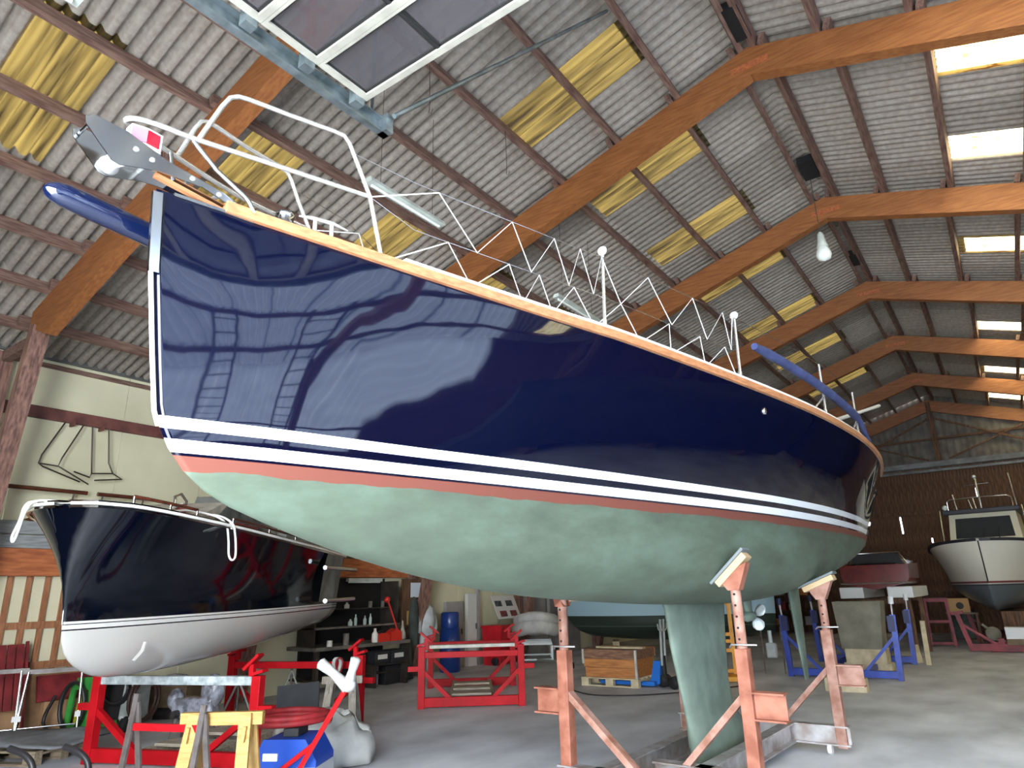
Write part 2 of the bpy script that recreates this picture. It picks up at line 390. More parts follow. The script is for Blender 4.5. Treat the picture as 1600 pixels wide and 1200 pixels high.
# two ladders stand against the light sheets of the right wall
mat('ladder_alu', (92, 96, 100), 0.5, metal=0.3)
for yy, h, lab in ((0.6, 5.7, 'long aluminium ladder leaning up to the right roof slope near the door'), (2.45, 5.75, 'aluminium ladder leaning up to the right roof slope further from the door')):
    ld = thing('ladder', lab, 'ladder', (7.1, yy, 0))
    for q in (-0.22, 0.22): MB().bar((0, q, 0), (-2.1, q, h), 0.05, 0.09, up=(1, 0, 0)).build('rail', M.ladder_alu, ld)
    for k in range(1, int(h/0.3)): MB().tube([(-2.1*k*0.3/h, -0.22, k*0.3), (-2.1*k*0.3/h, 0.22, k*0.3)], 0.018, 6).build('rung', M.ladder_alu, ld)

B(DX0, DX1, Y0-0.1, Y0, DZ, 5.05).build('lintel_panel', M.board_brown, wf)
MB().prism([(XL, 5.05), (XW, 5.05), (XR, ZR+0.05)], Y0-0.1, Y0, 'y').build('gable_panel', M.board_brown, wf)

# unseen tarpaulin-covered boats, added on the right to darken reflections in the yacht's side
mat('tarp_dark', (52, 56, 62), 0.7, vscale=3, rgb2=(34, 37, 42), bump=0.4, bscale=5)
cvb = thing('covered_boat', 'boat under a dark tarpaulin standing along the right side of the shed', 'boat', (5.2, 5.2, 0), 0)
rows = []
for k in range(15):
    t = k/14; s_ = 9.0*t; hb_ = 1.35*min(1, (t*2.2+0.05))**0.6*(1 if t < 0.9 else 0.93)
    zt = 2.75+0.15*math.sin(5*t)
    rows.append([(-hb_*0.7, s_, 0.25), (-hb_, s_, 1.2+0.04*math.sin(9*t)), (-hb_*0.93, s_, 2.1), (0, s_, zt), (hb_*0.93, s_, 2.1), (hb_, s_, 1.2), (hb_*0.7, s_, 0.25)])
MB().grid(rows).add(rows[0], [tuple(range(7))]).add(rows[-1], [tuple(range(7))]).build('tarpaulin_cover', M.tarp_dark, cvb)
for y in (1.5, 4.5, 7.5): B(-0.9, 0.9, y-0.1, y+0.1, 0, 0.26).build('support_block', M.board_brown, cvb)
cvb2 = copy_thing(cvb, (4.9, 15.4, 0), 0.0, 'second boat under a dark tarpaulin further along the right side of the shed')
# ------------------------------------------------------------------ the blue sailing yacht
def hull_paint():
    m = bpy.data.materials.new('yacht_paint'); m.use_nodes = True; nt = m.node_tree; N = nt.nodes; L = nt.links
    b = N['Principled BSDF']; tc = N.new('ShaderNodeTexCoord'); sx = N.new('ShaderNodeSeparateXYZ'); L.new(tc.outputs['Object'], sx.inputs[0])
    def mth(op, a, bb):
        n = N.new('ShaderNodeMath'); n.operation = op
        for i, q in enumerate((a, bb)):
            if isinstance(q, (int, float)): n.inputs[i].default_value = q
            else: L.new(q, n.inputs[i])
        return n.outputs[0]
    zz = mth('SUBTRACT', sx.outputs['Z'], mth('MULTIPLY', sx.outputs['Y'], 0.0052))     # the lines rise a little towards the stern
    nz = N.new('ShaderNodeTexNoise'); nz.inputs['Scale'].default_value = 4; nz.inputs['Detail'].default_value = 6; L.new(tc.outputs['Object'], nz.inputs['Vector'])
    rag = mth('ADD', zz, mth('MULTIPLY', mth('SUBTRACT', nz.outputs['Fac'], 0.5), 0.04))   # ragged lower edge of the brown band
    nav, wht, brn = lin((3, 6, 27))+(1,), lin((226, 230, 234))+(1,), lin((104, 54, 41))+(1,)
    rp = N.new('ShaderNodeValToRGB'); cr = rp.color_ramp; cr.interpolation = 'CONSTANT'
    z0, z1 = 2.0, 2.5
    stops = [(2.0, brn), (2.186, nav), (2.199, wht), (2.252, nav), (2.294, wht), (2.345, nav)]
    while len(cr.elements) > 1: cr.elements.remove(cr.elements[-1])
    cr.elements[0].position = 0; cr.elements[0].color = brn
    for z, c in stops[1:]:
        e = cr.elements.new((z-z0)/(z1-z0)); e.color = c
    mr = N.new('ShaderNodeMapRange'); mr.inputs[1].default_value = z0; mr.inputs[2].default_value = z1; L.new(zz, mr.inputs[0]); L.new(mr.outputs[0], rp.inputs[0])
    # antifouling: worn pale green
    n2 = N.new('ShaderNodeTexNoise'); n2.inputs['Scale'].default_value = 2.2; n2.inputs['Detail'].default_value = 9; n2.inputs['Roughness'].default_value = 0.62
    mp = N.new('ShaderNodeMapping'); mp.inputs['Rotation'].default_value = (0.6, 0.3, 0); mp.inputs['Scale'].default_value = (1, 0.6, 1.6); L.new(tc.outputs['Object'], mp.inputs[0]); L.new(mp.outputs[0], n2.inputs['Vector'])
    gr = N.new('ShaderNodeValToRGB'); ce = gr.color_ramp; ce.elements[0].position = 0.3; ce.elements[0].color = lin((62, 70, 60))+(1,); ce.elements[1].position = 0.68; ce.elements[1].color = lin((85, 101, 88))+(1,)
    e = ce.elements.new(0.48); e.color = lin((73, 85, 70))+(1,)
    L.new(n2.outputs['Fac'], gr.inputs[0])
    isbot = mth('LESS_THAN', rag, 2.130)
    mix = N.new('ShaderNodeMix'); mix.data_type = 'RGBA'; L.new(isbot, mix.inputs[0]); L.new(rp.outputs[0], mix.inputs[6]); L.new(gr.outputs[0], mix.inputs[7])
    L.new(mix.outputs[2], b.inputs['Base Color'])
    iswet = mth('GREATER_THAN', zz, 2.186)                       # gloss paint above, matt below
    r = N.new('ShaderNodeMapRange'); r.inputs[3].default_value = 0.75; r.inputs[4].default_value = 0.035; L.new(iswet, r.inputs[0]); L.new(r.outputs[0], b.inputs['Roughness'])
    b.inputs['Specular IOR Level'].default_value = 0.5
    cw = N.new('ShaderNodeMapRange'); cw.inputs[3].default_value = 0.0; cw.inputs[4].default_value = 0.0; L.new(iswet, cw.inputs[0]); L.new(cw.outputs[0], b.inputs['Coat Weight'])
    b.inputs['Coat Roughness'].default_value = 0.02
    wv = N.new('ShaderNodeTexNoise'); wv.inputs['Scale'].default_value = 2.4; wv.inputs['Detail'].default_value = 1; L.new(tc.outputs['Object'], wv.inputs['Vector'])
    bp = N.new('ShaderNodeBump'); bp.inputs['Strength'].default_value = 0.10; bp.inputs['Distance'].default_value = 0.02; L.new(wv.outputs['Fac'], bp.inputs['Height'])
    L.new(bp.outputs[0], b.inputs['Normal']); L.new(bp.outputs[0], b.inputs['Coat Normal'])
    return m
M.yacht = hull_paint()
mat('teak_rail', (178, 124, 84), 0.45, vscale=5, rgb2=(150, 98, 64), stretch=(10, 1, 10))
mat('gelcoat_white', (244, 243, 238), 0.25, coat=0.3)
mat('stainless', (186, 188, 188), 0.16, metal=1.0)
mat('stainless_white', (214, 214, 210), 0.25, metal=0.75)
mat('antifoul', (114, 130, 118), 0.75, vscale=3, rgb2=(88, 102, 92), detail=9)
mat('navy_gloss', (10, 20, 50), 0.08, coat=0.6)
mat('rope_white', (240, 240, 238), 0.8)
mat('navy_fabric', (56, 66, 110), 0.9, bump=0.3, bscale=60, vscale=8, rgb2=(40, 48, 86))
mat('prop_metal', (196, 206, 206), 0.4, metal=0.3)
mat('lens_red', (205, 12, 40), 0.12, coat=0.5)
mat('lens_pink', (196, 104, 136), 0.15)
mat('plastic_white', (214, 214, 212), 0.35)

SHE_B = [(-0.27, 0.0), (0.08, 0.07), (0.54, 0.22), (1.10, 0.40), (2.2, 0.76), (2.48, 0.85), (3.79, 1.16), (5.0, 1.38), (6.1, 1.475), (7.0, 1.47), (8.0, 1.38), (9.15, 1.17)]
WTP_B = [(-0.14, 0.0), (0.33, 0.125), (1.06, 0.27), (1.77, 0.43), (2.92, 0.65), (4.31, 0.88), (5.22, 0.99), (6.53, 1.06), (7.9, 1.03), (9.2, 0.91)]
BOT_B = [(0.0, 0.0), (0.38, 0.09), (1.34, 0.27), (2.11, 0.39), (3.1, 0.56), (4.51, 0.78), (5.5, 0.88), (6.76, 0.94), (8.3, 0.93), (9.1, 0.84)]
PROF = [(0.0, 2.128), (0.14, 2.03), (0.36, 1.95), (0.64, 1.87), (0.96, 1.79), (1.37, 1.71), (1.92, 1.63), (2.6, 1.565), (3.46, 1.515), (4.48, 1.47), (5.6, 1.45), (6.6, 1.50), (7.6, 1.64), (8.4, 1.82), (9.1, 2.03)]
STEM = [(2.128, 0.0), (2.18, -0.05), (2.24, -0.09), (2.34, -0.14), (2.58, -0.18), (2.98, -0.24), (3.36, -0.27)]
def she_z(s): t = min(max(s, -0.27)/8.5, 1.0) if s > 0 else 0; return 3.36-0.33*(1-(1-t)**2)
def she_b(s): return max(0.0, spl(s, SHE_B))
SEND = (9.15, 9.2, 9.1)
yacht = thing('sailing_yacht', 'large navy blue sailing yacht with twin white stripes and green bottom on rusty cradle', 'yacht', (-2.7615, 1.4646, 0), -math.atan(0.035))
def hull_side(w, u):
    """point on the topsides; w 0 sheer .. 1 boot line, u 0 stem .. 1 stern"""
    zst = lerp(3.36, 2.128, w); s0 = interp(zst, STEM); se = lerp(SEND[0], SEND[2], w)
    def cb(pts): a = pts[0][0]; e = pts[-1][0]; return spl(a+(e-a)*u, pts)
    b0, b1, b2 = cb(SHE_B), cb(WTP_B), cb(BOT_B)
    s = s0+(se-s0)*u; z0 = she_z(s); z = lerp(z0, 2.128, w)
    ww = 0.80
    # quadratic through the three known breadths
    l0 = (w-ww)*(w-1)/(ww*1.0); l1 = w*(w-1)/(ww*(ww-1)); l2 = w*(w-ww)/(1-ww)
    b = max(0, b0*l0+b1*l1+b2*l2)
    return s, b, z
US = [0, 0.004, 0.012, 0.025, 0.045, 0.07, 0.1, 0.135] + [0.17+0.83*k/30 for k in range(31)]
NWT, NB = 14, 12
def ring(u):
    """half section from sheer down to the keel line"""
    pts = []
    for k in range(NWT): s, b, z = hull_side(k/NWT, u); pts.append((b, s, z))
    sb_, bb, zb = hull_side(1.0, u)
    zc = spl(sb_, PROF)
    for k in range(NB+1):
        t = PI/2*k/NB; n = lerp(2.0, 2.6, min(1, sb_/5.0))       # fuller sections aft
        pts.append((bb*math.cos(t)**(2/n) if k < NB else 0.0, sb_, zb-(zb-zc)*math.sin(t)**(2/n)))
    return pts
half = [ring(u) for u in US]
# rounded stern closing the ends
last = half[-1]
for a in (18, 36, 54, 70, 82, 90):
    c, sn = math.cos(math.radians(a)), math.sin(math.radians(a))
    half.append([(b*c, s+0.28*sn*(0.5+0.5*min(1, b/0.8)), z) for b, s, z in last])
rows = []
for h in half:
    rows.append([(b, s, z) for b, s, z in h] + [(-b, s, z) for b, s, z in reversed(h[:-1])])
hb = MB(); hb.grid(rows, True)
hull = hb.build('hull', M.yacht, yacht)
bm = bmesh.new(); bm.from_mesh(hull.data); bmesh.ops.remove_doubles(bm, verts=bm.verts, dist=0.0008); bmesh.ops.recalc_face_normals(bm, faces=bm.faces); bm.to_mesh(hull.data); bm.free()
# deck
dk = MB(); rows = []
for h in half:
    b, s, z = h[0]; rows.append([(b*t, s, z-0.005+0.06*(1-t*t)*min(1, b)) for t in (1, 0.6, 0.2, -0.2, -0.6, -1)])
dk.grid(rows, True); dk.build('deck', M.gelcoat_white, yacht)
def edge(s, inset=0.0, dz=0.0):
    if s <= SEND[0]: return Vector((she_b(s)-inset, s, she_z(s)+dz))
    a = min(1, (s-SEND[0])/0.26); return Vector((max(0, (she_b(SEND[0])-inset)*math.sqrt(max(0, 1-a*a))), s, she_z(s)+dz))
def strip(name, ss, o0, o1, z0, z1, m, both=True):
    """rail of rectangular section following the sheer"""
    for sg in ((1, -1) if both else (1,)):
        r = MB(); rows = []
        for s in ss:
            e = edge(s)
            rows.append([((e.x+o)*sg, e.y, e.z+z) for o, z in ((o0, z0), (o1, z0), (o1, z1), (o0, z1))])
        r.grid(rows, False, closeu=True)
        for rr in (rows[0], rows[-1]): r.add(rr, [(0, 1, 2, 3)])
        r.build(name, m, yacht)
ss = [0.02+0.18*k for k in range(51)] + [9.15+0.26*t for t in (0.2, 0.45, 0.7, 0.88, 0.97, 1.0)]
strip('rubbing_rail', ss, -0.02, 0.026, -0.004, 0.050, M.teak_rail)
strip('toe_rail', [s for s in ss if s >= 0.9], -0.05, 0.004, 0.050, 0.082, M.gelcoat_white)
strip('bow_trim', [-0.2+0.05*k for k in range(8)], -0.01, 0.012, -0.012, 0.004, M.stainless)
# stem guard plate
sg_ = MB(); rows = []
for z in (3.34, 3.2, 3.05, 2.985, 2.96):
    s = interp(z, STEM); wd = 0.006 if z > 2.97 else 0.004
    rows.append([(0.012+wd, s+0.022, z), (0.008, s-0.014, z), (-0.008, s-0.014, z), (-0.012-wd, s+0.022, z)])
sg_.grid(rows, False); sg_.build('stem_guard', M.stainless, yacht, solid=0.005)
sg_ = MB(); sg_.tube([(0, interp(z, STEM)-0.004, z) for z in (2.97, 2.8, 2.6, 2.45, 2.36, 2.30)], 0.011, 6); sg_.build('stem_strip', M.gelcoat_white, yacht)
# fin keel with bulb
def foil(s0, ch, th, n=12):
    up = []
    for k in range(n+1):
        x = (1-math.cos(PI*k/n))/2; y = 5*th*(0.2969*math.sqrt(x)-0.126*x-0.3516*x*x+0.2843*x**3-0.1015*x**4)
        up.append((y*ch, s0+x*ch))
    return up+[(-y, x) for y, x in reversed(up[1:-1])]
kb = MB(); rows = []
for z, s0, s1, th in ((1.56, 4.36, 5.98, 0.10), (1.44, 4.46, 5.86, 0.095), (1.1, 4.52, 5.80, 0.10), (0.75, 4.63, 5.76, 0.105), (0.5, 4.71, 5.80, 0.12), (0.38, 4.75, 5.95, 0.17), (0.25, 4.79, 6.12, 0.20), (0.13, 4.83, 6.12, 0.18), (0.10, 4.95, 6.0, 0.10)):
    rows.append([(x, y, z) for x, y in foil(s0, s1-s0, th)])
kb.grid(rows, True, closeu=True); kb.add(rows[-1], [tuple(range(len(rows[-1])))])
kb.build('keel', M.antifoul, yacht)
# rudder
rb = MB(); rows = []
for z, s0, s1 in ((2.05, 8.15, 8.65), (1.5, 8.16, 8.62), (0.95, 8.24, 8.58), (0.45, 8.34, 8.52)):
    rows.append([(x, y, z) for x, y in foil(s0, s1-s0, 0.16)])
rb.grid(rows, True, closeu=True); rb.add(rows[-1], [tuple(range(len(rows[-1])))])
rb.build('rudder', M.antifoul, yacht)
# saildrive leg and propeller
sd = MB(); rows = []
for z, s0, ch in ((1.58, 6.42, 0.30), (1.40, 6.46, 0.24), (1.27, 6.5, 0.2)): rows.append([(x, y, z) for x, y in foil(s0, ch, 0.3, 8)])
sd.grid(rows, True, closeu=True)
sd.lathe([(0.0, 6.46), (0.045, 6.5), (0.06, 6.58), (0.055, 6.72), (0.035, 6.80), (0.0, 6.86)], 12, (0, -0.08, 1.29), 'y'); sd.build('saildrive', M.antifoul, yacht)
def blade(a):
    p = MB(); rows = []
    for r, c in ((0.03, 0.025), (0.07, 0.06), (0.11, 0.07), (0.15, 0.05), (0.17, 0.015)):
        tw = math.radians(35-60*r)
        row = []
        for t in (-1, -0.4, 0.4, 1):
            ax, ay = c*t*math.cos(tw), c*t*math.sin(tw)
            row.append((r*math.cos(a)-ax*math.sin(a), 6.72+ay, 1.29+r*math.sin(a)+ax*math.cos(a)))
        rows.append(row)
    return p.grid(rows)
for a in (35, -65, 165): blade(math.radians(a)).build('propeller_blade', M.prop_metal, yacht, solid=0.008)
# yacht deck gear ------------------------------------------------------------
def V(b, s, z): return Vector((b, s, z))
def mirror(pts): return [(-p[0], p[1], p[2]) for p in pts]
# pulpit: lower rail wraps round the bow, upper loops each side
port_low = [V(0.27, 0.71, 3.69), V(0.2, 0.24, 3.645), V(0.10, -0.16, 3.63), V(0.06, -0.31, 3.635), V(0.035, -0.40, 3.63)]
low = smooth_path(port_low+[V(0, -0.435, 3.625)]+[V(-p[0], p[1], p[2]) for p in reversed(port_low)], 6)
pul = MB().tube(low, 0.0125, 8).build('pulpit', M.stainless_white, yacht)
up_p = [V(0.10, -0.16, 3.635), V(0.125, -0.085, 3.85), V(0.135, -0.055, 3.915), V(0.145, -0.02, 3.94), V(0.155, 0.03, 3.95), V(0.2, 0.23, 3.96), V(0.245, 0.47, 3.985), V(0.258, 0.525, 3.985), V(0.265, 0.56, 3.95), V(0.27, 0.62, 3.84), V(0.27, 0.71, 3.69), V(0.27, 0.80, 3.38)]
leg_p = [V(0.09, -0.18, 3.62), V(0.10, -0.06, 3.52), V(0.108, 0.085, 3.45), V(0.112, 0.105, 3.43), V(0.10, 0.18, 3.35)]
for pts in (up_p, mirror(up_p)): MB().tube(pts, 0.0125, 8).build('pulpit_hoop', M.stainless_white, pul)
for pts in (leg_p,): MB().tube(pts, 0.0115, 8).build('pulpit_leg', M.stainless, pul)
MB().tube([(-0.085, -0.20, 3.635), (-0.075, -0.16, 3.40)], 0.011, 8).build('pulpit_leg', M.stainless, pul)
# navigation light under the bow rail
lt = MB().prism([(0.045, -0.29), (0.05, -0.36), (0.03, -0.42), (-0.03, -0.42), (-0.05, -0.36), (-0.045, -0.29)], 3.505, 3.60, 'z').build('bow_light', M.plastic_white, yacht, bevel=0.006)
MB().add([(0.0475, -0.305, 3.522), (0.0525, -0.358, 3.522), (0.0525, -0.358, 3.588), (0.0475, -0.305, 3.588)], [(0, 1, 2, 3)]).build('red_lens', M.lens_red, lt, solid=0.008)
MB().add([(0.0535, -0.3595, 3.522), (0.034, -0.418, 3.522), (0.034, -0.418, 3.588), (0.0535, -0.3595, 3.588)], [(0, 1, 2, 3)]).build('pink_lens', M.lens_pink, lt, solid=0.008)
# stainless anchor roller cheeks
chk = [(0.14, 3.375), (-0.10, 3.425), (-0.30, 3.405), (-0.455, 3.355), (-0.485, 3.36), (-0.60, 3.475), (-0.605, 3.505), (-0.575, 3.53), (-0.44, 3.525), (-0.27, 3.475), (0.0, 3.445), (0.17, 3.40)]
ro = MB(); ro.prism(chk, 0.062, 0.067, 'x'); ro.prism(chk, -0.067, -0.062, 'x')
ro.add([(-0.064, -0.22, 3.41), (0.064, -0.22, 3.41), (0.064, 0.14, 3.378), (-0.064, 0.14, 3.378)], [(0, 1, 2, 3)])
ro = ro.build('anchor_roller', M.stainless, yacht, bevel=0.002)
MB().tube([(-0.055, -0.58, 3.495), (0.055, -0.58, 3.495)], 0.008, 8).build('roller_pin', M.stainless, ro)
MB().lathe([(0.0, -0.05), (0.042, -0.048), (0.03, 0), (0.042, 0.048), (0.0, 0.05)], 14, (0, -0.455, 3.40), 'x').build('roller_wheel', M.plastic_white, ro)
for s_, z_ in ((-0.40, 3.46), (-0.33, 3.445), (-0.15, 3.445), (-0.02, 3.425), (0.06, 3.41)): MB().lathe([(0.012, -0.071), (0.012, 0.071)], 8, (0, s_, z_), 'x').build('roller_bolt', M.stainless_white, ro)
MB().add([(0.045, -0.30, 3.40), (0.045, 0.02, 3.37), (0.02, 0.02, 3.37), (0.02, -0.30, 3.40)], [(0, 1, 2, 3)]).build('roller_backing', M.teak_rail, ro, solid=0.02)
# retractable bowsprit to starboard
bs = MB(); pts = [V(-0.25, 0.5, 3.17), V(-0.25, -0.2, 3.265), V(-0.25, -0.45, 3.288), V(-0.25, -0.54, 3.295), V(-0.25, -0.58, 3.297), V(-0.25, -0.605, 3.298), V(-0.25, -0.618, 3.299)]
bs.tube(pts, [0.055, 0.055, 0.055, 0.052, 0.043, 0.028, 0.006], 16); bs.build('bowsprit', M.navy_gloss, yacht)
# bow cleat and windlass bits
cl = MB().tube([V(0.15, 0.36, 3.455), V(0.17, 0.42, 3.465), V(0.21, 0.52, 3.462), V(0.235, 0.60, 3.445)], [0.005, 0.011, 0.011, 0.005], 8).build('cleat', M.stainless_white, yacht)
for s_, b_ in ((0.44, 0.175), (0.52, 0.207)): MB().tube([V(b_, s_, 3.38), V(b_, s_, 3.462)], 0.012, 8).build('cleat_foot', M.stainless_white, cl)
# windlass
wd_ = MB().lathe([(0.06, 0), (0.06, 0.03), (0.035, 0.05), (0.05, 0.075), (0.05, 0.09), (0.0, 0.10)], 12, (0.06, 0.34, 3.40)).build('windlass', M.stainless, yacht)
# stanchions, lifelines, netting
def lifeline(s, dz): e = edge(s, 0.05, dz); return e
STN = ((2.34, 0.67), (3.86, 0.64), (5.45, 0.62), (6.6, 0.60))
for sg in (1, -1):
    for i, (s_, h) in enumerate(STN):
        e = edge(s_, 0.05); tp = e+Vector((0, 0.05, h))
        f = lambda p: (p[0]*sg, p[1], p[2])
        st = MB().tube([f(e+Vector((0, 0, 0.03))), f(e+Vector((0, 0.012, 0.14))), f(e+Vector((0, 0.015, 0.15))), f(tp)], [0.018, 0.018, 0.0125, 0.0115], 8).build('stanchion', M.stainless_white, yacht)
        if i < 2:
            MB().lathe([(0.0, -0.014), (0.030, -0.012), (0.036, 0.0), (0.030, 0.012), (0.0, 0.014)], 14, f(tp+Vector((0, 0, 0.01))), 'y').build('stanchion_cap', M.plastic_white, st)
        else:
            q = edge(s_-0.38, 0.05, 0.04); MB().tube([f(q), f(e.lerp(tp, 0.45))], 0.010, 8).build('stanchion_brace', M.stainless_white, st)
    for dz, nm in ((0.62, 'lifeline'), (0.31, 'lifeline')):
        pts = [f((0.27, 0.60 if dz > 0.5 else 0.71, 3.90 if dz > 0.5 else 3.69))]+[f(lifeline(0.9+0.1*k, dz)) for k in range(1, 58 if dz > 0.5 else 30)]
        MB().tube(pts, 0.0028, 5).build(nm, M.stainless, yacht)
    # zig-zag netting cord
    up = [(0.72, 'm'), (1.15, 't'), (1.40, 'm'), (1.65, 't'), (1.78, 'm'), (1.97, 't'), (2.07, 'm'), (2.18, 't'), (2.27, 'm'), (2.36, 't'), (2.51, 'm'), (2.82, 't'), (3.04, 'm'), (3.33, 't'), (3.46, 'm'), (3.72, 't'), (3.78, 'm'), (3.86, 't')]
    lo = [(0.86, 'd'), (1.21, 'm'), (1.36, 'd'), (1.62, 'm'), (1.71, 'd'), (1.84, 'm'), (1.93, 'd'), (2.11, 'm'), (2.26, 'd'), (2.51, 'm'), (2.68, 'd'), (3.01, 'm'), (3.0, 'd'), (3.37, 'm'), (3.40, 'd'), (3.69, 'm'), (3.82, 'd')]
    for seq in (up, lo):
        pts = []
        for s_, lv in seq:
            p = lifeline(s_, {'t': 0.62, 'm': 0.31, 'd': 0.07}[lv])
            if s_ == 0.72: p = Vector((0.27, 0.71, 3.69))
            pts.append(f(p))
        MB().tube(pts, 0.0042, 5).build('netting_cord', M.rope_white, yacht)
# padded navy guard tube along the quarter, pole across the stern
pd = [edge(4.05, 0.0, 0.40)]+[edge(4.25+0.25*k, 0.02, 0.41-0.015*k) for k in range(10)]
MB().tube(pd, [0.03]+[0.042]*10, 10).build('rail_padding', M.navy_fabric, yacht)
MB().tube([edge(6.6, 0.02, 0.27), edge(6.85, 0.02, 0.16), edge(7.0, 0.02, 0.1)], 0.03, 8).build('rail_padding', M.navy_fabric, yacht)
MB().tube([V(1.28, 6.35, 3.30), V(1.38, 8.7, 3.92)], 0.022, 8).build('stern_pole', M.plastic_white, yacht)
MB().lathe([(0.03, -0.01), (0.03, 0.01), (0.018, 0.012), (0.0, 0.012)], 10, (hull_side(0.13, 0.47)[1], hull_side(0.13, 0.47)[0], hull_side(0.13, 0.47)[2]), 'x').build('through_hull', M.stainless, yacht)
MB().box(0.88, 0.93, 9.27, 9.35, 2.52, 2.72).build('stern_fitting', M.stainless, yacht, bevel=0.01)

# ------------------------------------------------------------------ rusty steel cradle carrying the yacht
mat('rust_primer', (156, 100, 80), 0.7, vscale=7, rgb2=(122, 68, 48), bump=0.15, bscale=40)
mat('rust_pale', (162, 124, 110), 0.65, vscale=9, rgb2=(124, 82, 64))
mat('mill_steel', (190, 190, 192), 0.4, metal=0.6, vscale=6, rgb2=(150, 138, 132))
mat('pad_wood', (184, 158, 122), 0.7, vscale=6, rgb2=(180, 152, 112))
mat('pad_rubber', (98, 106, 108), 0.6)
mat('hole_dark', (28, 22, 20), 0.9)
crd = thing('boat_cradle', 'rusty pink steel cradle with perforated posts under the blue yacht', 'boat cradle', (-2.7615, 1.4646, 0), -math.atan(0.035))
def cpost(b, s, ztop, zs, sg, brace_to, tilt, stub=True, pale=False):
    m = M.rust_pale if pale else M.rust_primer
    MB().box(b-0.05, b+0.05, s-0.05, s+0.05, 0.06, zs).build('post', m, crd, bevel=0.006)
    pt = MB().tube([(b, s, zs-0.1), (b, s, ztop-0.10)], 0.041, 14).build('perforated_tube', M.rust_pale, crd)
    hb_ = MB(); k = 0; z = zs+0.07
    while z < ztop-0.16:
        hb_.lathe([(0.010, -0.0435), (0.010, 0.0435)], 8, (b, s, z), 'y'); z += 0.085
    if hb_.v: hb_.build('pin_hole', M.hole_dark, pt)['kind'] = 'stuff'
    MB().tube([(b-0.10, s-0.0, zs+0.005), (b-0.06, s-0.055, zs+0.03), (b+0.06, s-0.055, zs+0.03), (b+0.13, s-0.03, zs+0.03)], 0.008, 6).build('locking_pin', M.mill_steel, pt)
    c = Vector((b, s, ztop-0.06)); d = Vector((math.cos(tilt)*sg, 0, math.sin(tilt)))
    n = Vector((-math.sin(tilt)*sg, 0, math.cos(tilt)))
    MB().prism([(b-0.045, ztop-0.22), (b+0.045, ztop-0.22), (b+0.11*sg+0.02, ztop-0.06+0.06*math.tan(tilt)), (b-0.11*sg-0.02, ztop-0.06-0.06*math.tan(tilt))], s-0.05, s+0.05, 'y').build('head_bracket', m, crd)
    MB().bar(c-d*0.17, c+d*0.17, 0.14, 0.055, up=n).build('pad', M.pad_wood, crd, bevel=0.005)
    MB().bar(c-d*0.20+n*0.04, c+d*0.20+n*0.04, 0.17, 0.025, up=n).build('pad_rubber', M.pad_rubber, crd, bevel=0.006)
    if stub: MB().ibeam((b+sg*0.05, s, 0.73), (b+sg*0.29, s, 0.73), 0.12, 0.20, 0.012).build('side_stub', m, crd)
    MB().bar((b, s, 0.82), brace_to, 0.05, 0.075, up=(0, 1, 0)).build('brace', M.rust_pale, crd)
cpost(0.74, 4.24, 1.80, 1.14, 1, (0.15, 4.24, 0.22), math.radians(42))
cpost(-0.62, 3.74, 1.70, 1.13, -1, (0.06, 3.74, 0.22), math.radians(35))
cpost(0.82, 6.48, 1.68, 1.16, 1, (0.22, 6.48, 0.22), math.radians(22), pale=True)
cpost(-0.82, 6.48, 1.68, 1.16, -1, (-0.22, 6.48, 0.22), math.radians(22), stub=False, pale=True)
for s_, xa, xb in ((6.48, -0.9, 0.9), (4.24, -0.1, 0.8), (3.74, -0.7, 0.1)):
    MB().ibeam((xa, s_, 0.17), (xb, s_, 0.17), 0.12, 0.18, 0.014).build('cross_beam', M.mill_steel, crd)
MB().ibeam((0.33, 6.42, 0.17), (0.33, 3.2, 0.17), 0.12, 0.18, 0.014).build('long_beam', M.mill_steel, crd)
MB().ibeam((-0.33, 6.42, 0.17), (-0.33, 3.2, 0.17), 0.12, 0.18, 0.014).build('long_beam', M.mill_steel, crd)
for b_, s_ in ((0.70, 6.48), (-0.7, 6.48), (0.33, 3.3), (-0.33, 3.3)): MB().lathe([(0.045, -0.02), (0.045, 0.02)], 12, (b_, s_-0.04, 0.045), 'x').build('caster', M.plastic_white, crd)
MB().box(-0.2, 0.2, 4.75, 6.1, 0.0, 0.10).build('keel_block', M.pad_wood, crd)
